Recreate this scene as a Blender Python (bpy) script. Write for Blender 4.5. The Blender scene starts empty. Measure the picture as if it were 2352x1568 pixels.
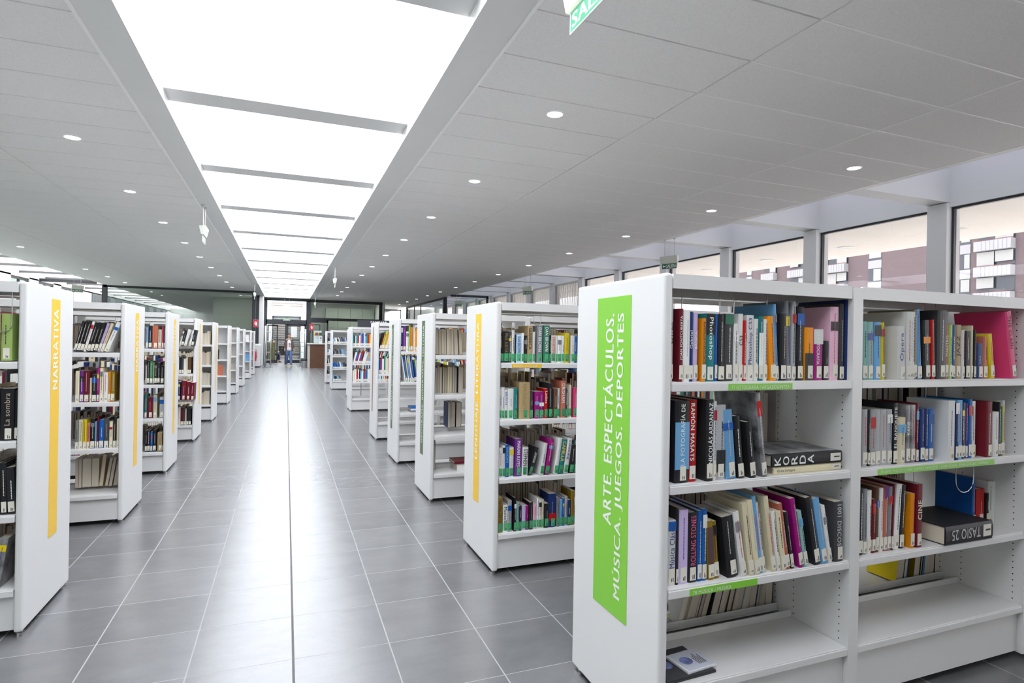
import bpy, bmesh, math, random
from mathutils import Matrix, Vector, Euler
PI = math.pi
C = bpy.context.scene.collection
SC = bpy.context.scene
random.seed(7)

# ---------------------------------------------------------------- camera
cam_data = bpy.data.cameras.new('camera')
cam_data.sensor_width = 36.0
cam_data.lens = 1336.975 / 2352 * 36.0
cam_data.clip_end = 400
cam = bpy.data.objects.new('camera', cam_data)
C.objects.link(cam)
YAW, PITCH, ROLL = -0.3699, 0.0008, 0.0172
_cy, _sy, _cp, _sp, _cr, _sr = math.cos(YAW), math.sin(YAW), math.cos(PITCH), math.sin(PITCH), math.cos(ROLL), math.sin(ROLL)
_r = Vector((_cy, _sy, 0))
_f0 = Vector((-_sy, _cy, 0))
_f = _f0 * _cp + Vector((0, 0, 1)) * _sp
_u = Vector((0, 0, 1)) * _cp - _f0 * _sp
_R = _r * _cr + _u * _sr
_U = _u * _cr - _r * _sr
cam.matrix_world = Matrix(((_R.x, _U.x, -_f.x, 0), (_R.y, _U.y, -_f.y, 0), (_R.z, _U.z, -_f.z, 1.5), (0, 0, 0, 1)))
SC.camera = cam

# ---------------------------------------------------------------- light and exposure
SKY = 9.5
SC.view_settings.view_transform = 'Standard'
SC.view_settings.look = 'None'
SC.view_settings.gamma = 1.0
SC.view_settings.use_curve_mapping = False
SC.view_settings.exposure = 0.1
SC.cycles.max_bounces = 8
SC.cycles.diffuse_bounces = 6
SC.cycles.glossy_bounces = 3
SC.cycles.transparent_max_bounces = 16
SC.cycles.sample_clamp_indirect = 8.0
SC.cycles.caustics_reflective = False
SC.cycles.caustics_refractive = False
world = bpy.data.worlds.new('world')
SC.world = world
world.use_nodes = True
_bg = world.node_tree.nodes['Background']
_bg.inputs['Color'].default_value = (0.985, 0.985, 1.0, 1)
_bg.inputs['Strength'].default_value = SKY


def portal(name, x0, x1, y0, y1, z, rot=None, size=None, loc=None):
    l = bpy.data.lights.new(name, 'AREA')
    l.shape = 'RECTANGLE'
    l.cycles.is_portal = True
    o = bpy.data.objects.new(name, l)
    C.objects.link(o)
    if rot is None:
        l.size, l.size_y = x1 - x0, y1 - y0
        o.location = ((x0 + x1) / 2, (y0 + y1) / 2, z)
    else:
        l.size, l.size_y = size
        o.location = loc
        o.rotation_euler = rot
    return o


portal('skylight_portal', -1.2, 1.25, -.8, 36, 4.68)
portal('right_skylight_portal', 7.75, 9.6, -4, 28, 4.68)
portal('left_skylight_portal', -9.75, -7.75, -4, 36, 3.95)
portal('window_portal', 0, 0, 0, 0, 0, rot=(0, PI / 2, 0), size=(3.7, 20), loc=(9.85, 6, 1.85))

# ---------------------------------------------------------------- materials
MATS = {}


def mat(name, col, rough=.5, spec=.5, metal=0.0, emit=None, emit_s=0, coat=0, noise=0, nscale=30, var=0, bump=0):
    if name in MATS:
        return MATS[name]
    m = bpy.data.materials.new(name)
    m.use_nodes = True
    nt = m.node_tree
    b = nt.nodes['Principled BSDF']
    b.inputs['Base Color'].default_value = (*col, 1)
    b.inputs['Roughness'].default_value = rough
    b.inputs['Specular IOR Level'].default_value = spec
    b.inputs['Metallic'].default_value = metal
    if coat:
        b.inputs['Coat Weight'].default_value = coat
        b.inputs['Coat Roughness'].default_value = .12
    if emit:
        b.inputs['Emission Color'].default_value = (*emit, 1)
        b.inputs['Emission Strength'].default_value = emit_s
    src = None
    if noise or bump:
        tc = nt.nodes.new('ShaderNodeTexCoord')
        n = nt.nodes.new('ShaderNodeTexNoise')
        n.inputs['Scale'].default_value = nscale
        n.inputs['Detail'].default_value = 5
        nt.links.new(tc.outputs['Object'], n.inputs['Vector'])
        if noise:
            hs = nt.nodes.new('ShaderNodeHueSaturation')
            hs.inputs['Color'].default_value = (*col, 1)
            mr = nt.nodes.new('ShaderNodeMapRange')
            mr.inputs['To Min'].default_value = 1 - noise
            mr.inputs['To Max'].default_value = 1 + noise
            mr.inputs['From Min'].default_value = .3
            mr.inputs['From Max'].default_value = .7
            nt.links.new(n.outputs['Fac'], mr.inputs['Value'])
            nt.links.new(mr.outputs['Result'], hs.inputs['Value'])
            nt.links.new(hs.outputs['Color'], b.inputs['Base Color'])
        if bump:
            bp = nt.nodes.new('ShaderNodeBump')
            bp.inputs['Strength'].default_value = bump
            bp.inputs['Distance'].default_value = .002
            nt.links.new(n.outputs['Fac'], bp.inputs['Height'])
            nt.links.new(bp.outputs['Normal'], b.inputs['Normal'])
    if var:
        oi = nt.nodes.new('ShaderNodeObjectInfo')
        hs = nt.nodes.new('ShaderNodeHueSaturation')
        hs.inputs['Color'].default_value = (*col, 1)
        mr = nt.nodes.new('ShaderNodeMapRange')
        mr.inputs['To Min'].default_value = 1 - var
        mr.inputs['To Max'].default_value = 1 + var
        nt.links.new(oi.outputs['Random'], mr.inputs['Value'])
        nt.links.new(mr.outputs['Result'], hs.inputs['Value'])
        nt.links.new(hs.outputs['Color'], b.inputs['Base Color'])
    MATS[name] = m
    return m


def glass(name, tint, refl=.08, rough=.0):
    if name in MATS:
        return MATS[name]
    m = bpy.data.materials.new(name)
    m.use_nodes = True
    nt = m.node_tree
    nt.nodes.clear()
    out = nt.nodes.new('ShaderNodeOutputMaterial')
    tr = nt.nodes.new('ShaderNodeBsdfTransparent')
    tr.inputs['Color'].default_value = (*tint, 1)
    gl = nt.nodes.new('ShaderNodeBsdfGlossy')
    gl.inputs['Roughness'].default_value = rough
    lw = nt.nodes.new('ShaderNodeLayerWeight')
    lw.inputs['Blend'].default_value = .5
    pw = nt.nodes.new('ShaderNodeMath')
    pw.operation = 'POWER'
    pw.inputs[1].default_value = 5.0
    ad = nt.nodes.new('ShaderNodeMath')
    ad.operation = 'ADD'
    ad.inputs[1].default_value = refl
    mx = nt.nodes.new('ShaderNodeMixShader')
    nt.links.new(lw.outputs['Facing'], pw.inputs[0])
    nt.links.new(pw.outputs[0], ad.inputs[0])
    nt.links.new(ad.outputs[0], mx.inputs['Fac'])
    nt.links.new(tr.outputs[0], mx.inputs[1])
    nt.links.new(gl.outputs[0], mx.inputs[2])
    nt.links.new(mx.outputs[0], out.inputs['Surface'])
    MATS[name] = m
    return m


WHITE = mat('white_paint', (.8, .8, .79), .55)
SHELFW = mat('white_powder_coated_steel', (.765, .76, .75), .32, .5)
CEILM = mat('mineral_ceiling_tile', (.86, .85, .835), .9, .2, noise=.04, nscale=60, bump=.1)
TBAR = mat('white_ceiling_grid', (.95, .95, .94), .4)
CREAMW = mat('cream_plaster', (.78, .73, .65), .7)
DARKF = mat('anthracite_frame', (.035, .037, .042), .4)
STEEL = mat('brushed_steel', (.6, .6, .6), .3, .5, 1.0)
CHROME = mat('chrome', (.75, .75, .75), .15, .5, 1.0)
BLACKP = mat('black_plastic', (.02, .02, .022), .4)
PAPER = mat('page_paper', (.62, .56, .46), .8, .2, noise=.12, nscale=300, var=.18)
STICK = mat('cream_sticker', (.8, .77, .66), .5)
STICKG = mat('green_sticker', (.07, .38, .16), .5, var=.25)
INK = mat('dark_ink', (.03, .03, .035), .6)
CLEAR = glass('clear_glass', (.93, .97, .96), .02)
CLEARW = glass('tinted_window_glass', (.6, .6, .62), .05)
ROOFT = glass('tinted_skylight_glass', (.31, .315, .345), .0)
ROOFL = bpy.data.materials.new('opal_skylight_panel')
ROOFL.use_nodes = True
_nt = ROOFL.node_tree
_nt.nodes.clear()
_o = _nt.nodes.new('ShaderNodeOutputMaterial')
_t = _nt.nodes.new('ShaderNodeBsdfTranslucent')
_t.inputs['Color'].default_value = (.42, .42, .42, 1)
_nt.links.new(_t.outputs[0], _o.inputs['Surface'])
ROOFG = glass('skylight_glass', (.95, .97, 1.0), .0)
GREENG = glass('greenish_glass', (.74, .79, .77), .07)
LAMPE = mat('downlight_glow', (1, 1, 1), .5, emit=(1, .97, .92), emit_s=9)

# floor with procedural tiles
def floor_mat():
    m = bpy.data.materials.new('grey_stoneware_tiles')
    m.use_nodes = True
    nt = m.node_tree
    b = nt.nodes['Principled BSDF']
    tc = nt.nodes.new('ShaderNodeTexCoord')
    sx = nt.nodes.new('ShaderNodeSeparateXYZ')
    nt.links.new(tc.outputs['Object'], sx.inputs[0])

    def M(op, a, bb=None, cc=None):
        n = nt.nodes.new('ShaderNodeMath')
        n.operation = op
        for i, v in enumerate((a, bb, cc)):
            if v is None:
                continue
            if isinstance(v, (int, float)):
                n.inputs[i].default_value = v
            else:
                nt.links.new(v, n.inputs[i])
        return n.outputs[0]
    TX, TY, X0, Y0 = .4445, .4494, .0547, 5.1458
    def joint(coord, off, step, wid):
        u = M('DIVIDE', M('SUBTRACT', coord, off), step)
        fr = M('ABSOLUTE', M('SUBTRACT', M('FRACT', M('ADD', u, .5)), .5))
        return M('LESS_THAN', M('MULTIPLY', fr, step), wid)
    jx = joint(sx.outputs['X'], X0, TX, .0031)
    jy = joint(sx.outputs['Y'], Y0, TY, .0018)
    j = M('MAXIMUM', jx, jy)
    ex = M('LESS_THAN', M('ABSOLUTE', M('SUBTRACT', sx.outputs['X'], X0)), .0055)
    ey = M('LESS_THAN', M('ABSOLUTE', M('SUBTRACT', sx.outputs['Y'], Y0 + 14 * TY)), .006)
    e = M('MAXIMUM', ex, ey)
    # per tile value
    cmb = nt.nodes.new('ShaderNodeCombineXYZ')
    nt.links.new(M('FLOOR', M('DIVIDE', M('SUBTRACT', sx.outputs['X'], X0), TX)), cmb.inputs[0])
    nt.links.new(M('FLOOR', M('DIVIDE', M('SUBTRACT', sx.outputs['Y'], Y0), TY)), cmb.inputs[1])
    wn = nt.nodes.new('ShaderNodeTexWhiteNoise')
    nt.links.new(cmb.outputs[0], wn.inputs['Vector'])
    n1 = nt.nodes.new('ShaderNodeTexNoise')
    n1.inputs['Scale'].default_value = 5
    n1.inputs['Detail'].default_value = 8
    n1.inputs['Roughness'].default_value = .65
    mp = nt.nodes.new('ShaderNodeMapping')
    mp.inputs['Scale'].default_value = (.7, 1.4, 1)
    va = nt.nodes.new('ShaderNodeVectorMath')
    va.operation = 'ADD'
    nt.links.new(tc.outputs['Object'], mp.inputs[0])
    nt.links.new(mp.outputs[0], va.inputs[0])
    nt.links.new(wn.outputs['Color'], va.inputs[1])
    nt.links.new(va.outputs[0], n1.inputs['Vector'])
    n2 = nt.nodes.new('ShaderNodeTexNoise')
    n2.inputs['Scale'].default_value = 160
    n2.inputs['Detail'].default_value = 4
    nt.links.new(tc.outputs['Object'], n2.inputs['Vector'])
    v = M('ADD', M('MULTIPLY', M('SUBTRACT', n1.outputs['Fac'], .5), .6), 1.0)
    v = M('ADD', v, M('MULTIPLY', M('SUBTRACT', wn.outputs['Value'], .5), .16))
    v = M('ADD', v, M('MULTIPLY', M('SUBTRACT', n2.outputs['Fac'], .5), .25))
    hs = nt.nodes.new('ShaderNodeHueSaturation')
    hs.inputs['Color'].default_value = (.13, .13, .134, 1)
    nt.links.new(v, hs.inputs['Value'])
    mx = nt.nodes.new('ShaderNodeMix')
    mx.data_type = 'RGBA'
    nt.links.new(j, mx.inputs['Factor'])
    nt.links.new(hs.outputs[0], mx.inputs['A'])
    mx.inputs['B'].default_value = (.27, .27, .26, 1)
    mx2 = nt.nodes.new('ShaderNodeMix')
    mx2.data_type = 'RGBA'
    nt.links.new(e, mx2.inputs['Factor'])
    nt.links.new(mx.outputs['Result'], mx2.inputs['A'])
    mx2.inputs['B'].default_value = (.05, .047, .045, 1)
    nt.links.new(mx2.outputs['Result'], b.inputs['Base Color'])
    rr = M('ADD', M('MULTIPLY', n1.outputs['Fac'], .03), .25)
    rr = M('ADD', rr, M('MULTIPLY', M('MAXIMUM', j, e), .4))
    nt.links.new(rr, b.inputs['Roughness'])
    b.inputs['Specular IOR Level'].default_value = .85
    bp = nt.nodes.new('ShaderNodeBump')
    bp.inputs['Strength'].default_value = .35
    bp.inputs['Distance'].default_value = .002
    nt.links.new(M('SUBTRACT', 1.0, M('MAXIMUM', j, e)), bp.inputs['Height'])
    nt.links.new(bp.outputs[0], b.inputs['Normal'])
    return m


def pattern_mat(name, kind, c1, c2, scale):
    """brick or wood surfaces"""
    m = bpy.data.materials.new(name)
    m.use_nodes = True
    nt = m.node_tree
    b = nt.nodes['Principled BSDF']
    tc = nt.nodes.new('ShaderNodeTexCoord')
    mp = nt.nodes.new('ShaderNodeMapping')
    nt.links.new(tc.outputs['Object'], mp.inputs[0])
    if kind == 'brick':
        mp.inputs['Rotation'].default_value = (PI / 2, 0, 0) if scale < 0 else (PI / 2, 0, PI / 2)
        t = nt.nodes.new('ShaderNodeTexBrick')
        t.inputs['Scale'].default_value = abs(scale)
        t.inputs['Color1'].default_value = (*c1, 1)
        t.inputs['Color2'].default_value = (*c2, 1)
        t.inputs['Mortar'].default_value = (.16, .15, .15, 1)
        t.inputs['Mortar Size'].default_value = .02
        # use y,z of the surface
        sx = nt.nodes.new('ShaderNodeSeparateXYZ')
        cb = nt.nodes.new('ShaderNodeCombineXYZ')
        nt.links.new(tc.outputs['Object'], sx.inputs[0])
        nt.links.new(sx.outputs['Y' if scale > 0 else 'X'], cb.inputs[0])
        nt.links.new(sx.outputs['Z'], cb.inputs[1])
        nt.links.new(cb.outputs[0], t.inputs['Vector'])
        nt.links.new(t.outputs['Color'], b.inputs['Base Color'])
        b.inputs['Roughness'].default_value = .9
    else:
        mp.inputs['Scale'].default_value = (1.0, 1.0, 12.0)
        t = nt.nodes.new('ShaderNodeTexNoise')
        t.inputs['Scale'].default_value = scale
        t.inputs['Detail'].default_value = 6
        nt.links.new(mp.outputs[0], t.inputs['Vector'])
        cr = nt.nodes.new('ShaderNodeValToRGB')
        cr.color_ramp.elements[0].color = (*c1, 1)
        cr.color_ramp.elements[0].position = .3
        cr.color_ramp.elements[1].color = (*c2, 1)
        cr.color_ramp.elements[1].position = .7
        nt.links.new(t.outputs['Fac'], cr.inputs[0])
        nt.links.new(cr.outputs[0], b.inputs['Base Color'])
        b.inputs['Roughness'].default_value = .5
    MATS[name] = m
    return m


# ---------------------------------------------------------------- mesh helpers
class MB:
    def __init__(s):
        s.v, s.f, s.m = [], [], []

    def face(s, pts, mi=0):
        i = len(s.v)
        s.v += [tuple(p) for p in pts]
        s.f.append(tuple(range(i, i + len(pts))))
        s.m.append(mi)

    def box(s, x0, x1, y0, y1, z0, z1, mi=0):
        i = len(s.v)
        s.v += [(x0, y0, z0), (x1, y0, z0), (x1, y1, z0), (x0, y1, z0), (x0, y0, z1), (x1, y0, z1), (x1, y1, z1), (x0, y1, z1)]
        for q in ((0, 3, 2, 1), (4, 5, 6, 7), (0, 1, 5, 4), (1, 2, 6, 5), (2, 3, 7, 6), (3, 0, 4, 7)):
            s.f.append(tuple(i + k for k in q))
            s.m.append(mi)
        return s

    def prism(s, prof, axis, a0, a1, mi=0):
        """closed 2D profile (CCW) pushed along axis from a0 to a1"""
        def P(p, a):
            return {'x': (a, p[0], p[1]), 'y': (p[0], a, p[1]), 'z': (p[0], p[1], a)}[axis]
        i = len(s.v)
        n = len(prof)
        s.v += [P(p, a0) for p in prof] + [P(p, a1) for p in prof]
        for k in range(n):
            k2 = (k + 1) % n
            s.f.append((i + k, i + k2, i + n + k2, i + n + k))
            s.m.append(mi)
        s.f.append(tuple(i + k for k in reversed(range(n))))
        s.f.append(tuple(i + n + k for k in range(n)))
        s.m += [mi, mi]
        return s

    def tube(s, pts, r, seg=8, mi=0, caps=True):
        pts = [Vector(p) for p in pts]
        rs = r if isinstance(r, (list, tuple)) else [r] * len(pts)
        i0 = len(s.v)
        up = Vector((0, 0, 1))
        for k, p in enumerate(pts):
            d = (pts[min(k + 1, len(pts) - 1)] - pts[max(k - 1, 0)]).normalized()
            a = d.cross(up if abs(d.z) < .9 else Vector((1, 0, 0))).normalized()
            b = d.cross(a)
            for q in range(seg):
                t = 2 * PI * q / seg
                s.v.append(tuple(p + (a * math.cos(t) + b * math.sin(t)) * rs[k]))
        for k in range(len(pts) - 1):
            for q in range(seg):
                q2 = (q + 1) % seg
                s.f.append((i0 + k * seg + q, i0 + k * seg + q2, i0 + (k + 1) * seg + q2, i0 + (k + 1) * seg + q))
                s.m.append(mi)
        if caps:
            s.f.append(tuple(i0 + q for q in reversed(range(seg))))
            s.f.append(tuple(i0 + (len(pts) - 1) * seg + q for q in range(seg)))
            s.m += [mi, mi]
        return s

    def lathe(s, prof, cx, cy, seg=20, mi=0):
        i0 = len(s.v)
        for r, z in prof:
            for q in range(seg):
                t = 2 * PI * q / seg
                s.v.append((cx + r * math.cos(t), cy + r * math.sin(t), z))
        for k in range(len(prof) - 1):
            for q in range(seg):
                q2 = (q + 1) % seg
                s.f.append((i0 + k * seg + q, i0 + k * seg + q2, i0 + (k + 1) * seg + q2, i0 + (k + 1) * seg + q))
                s.m.append(mi)
        return s

    def disc(s, c, r, axis='z', seg=20, mi=0, ry=None):
        ry = ry or r
        pts = []
        for q in range(seg):
            t = 2 * PI * q / seg
            a, b = r * math.cos(t), ry * math.sin(t)
            pts.append({'z': (c[0] + a, c[1] + b, c[2]), 'x': (c[0], c[1] + a, c[2] + b), 'y': (c[0] + a, c[1], c[2] + b)}[axis])
        s.face(pts, mi)
        return s

    def build(s, name, mats, parent=None, bevel=0, smooth=False, loc=None):
        me = bpy.data.meshes.new(name)
        me.from_pydata(s.v, [], s.f)
        if not isinstance(mats, (list, tuple)):
            mats = [mats]
        for m in mats:
            me.materials.append(m)
        me.polygons.foreach_set('material_index', s.m)
        if smooth:
            me.polygons.foreach_set('use_smooth', [True] * len(s.f))
        me.update()
        o = bpy.data.objects.new(name, me)
        C.objects.link(o)
        if parent is not None:
            o.parent = parent
        if loc:
            o.location = loc
        if bevel:
            b = o.modifiers.new('bevel', 'BEVEL')
            b.width = bevel
            b.segments = 3
            b.limit_method = 'ANGLE'
        return o


_TXT = {}


def text_polys(s, bold=0.0):
    key = (s, bold)
    if key not in _TXT:
        cu = bpy.data.curves.new('t', 'FONT')
        cu.body = s
        cu.offset = bold
        cu.resolution_u = 3
        cu.space_character = 1.08
        o = bpy.data.objects.new('t', cu)
        C.objects.link(o)
        me = o.to_mesh()
        vs = [(v.co.x, v.co.y) for v in me.vertices]
        fs = [tuple(p.vertices) for p in me.polygons]
        o.to_mesh_clear()
        bpy.data.objects.remove(o)
        bpy.data.curves.remove(cu)
        x0, x1 = min(v[0] for v in vs), max(v[0] for v in vs)
        y0, y1 = min(v[1] for v in vs), max(v[1] for v in vs)
        _TXT[key] = ([((a - x0) / (x1 - x0), (b - y0) / (y1 - y0)) for a, b in vs], fs)
    return _TXT[key]


def add_text(mb, s, fn, mi=0, bold=0.0):
    """fn maps (u along the line 0..1, v up the letters 0..1) to a 3D point"""
    vs, fs = text_polys(s, 0.0)
    d = bold * 2.6 / max(2, len(s))
    p0 = Vector(fn(0, 0))
    n = (Vector(fn(1, 0)) - p0).cross(Vector(fn(0, 1)) - p0).normalized() * .00015
    # a second copy a hair in front and to the side makes the strokes heavier
    for off, sg in (((-d, -1), (d, 1)) if bold else ((0, 0),)):
        i = len(mb.v)
        mb.v += [tuple(Vector(fn(u + off, v)) + n * sg) for u, v in vs]
        for f in fs:
            mb.f.append(tuple(i + k for k in f))
            mb.m.append(mi)


def empty(name, label, cat, loc=(0, 0, 0), rotz=0, group=None):
    o = bpy.data.objects.new(name, None)
    C.objects.link(o)
    o.location = loc
    o.rotation_euler = (0, 0, rotz)
    tag(o, label, cat, group)
    return o


def tag(o, label, cat, group=None, kind=None):
    o['label'] = label
    o['category'] = cat
    if group:
        o['group'] = group
    if kind:
        o['kind'] = kind
    return o


def struct(name, mb, mats, label=None, **k):
    o = mb.build(name, mats, **k)
    o['kind'] = 'structure'
    if label:
        o['label'] = label
    return o


def dup(root, loc=None, rotz=None, label=None):
    def cp(o, parent):
        c = o.copy()
        C.objects.link(c)
        c.parent = parent
        for ch in list(o.children):
            cp(ch, c)
        return c
    r = cp(root, None)
    if loc is not None:
        r.location = loc
    if rotz is not None:
        r.rotation_euler = (0, 0, rotz)
    if label:
        r['label'] = label
    return r


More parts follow.
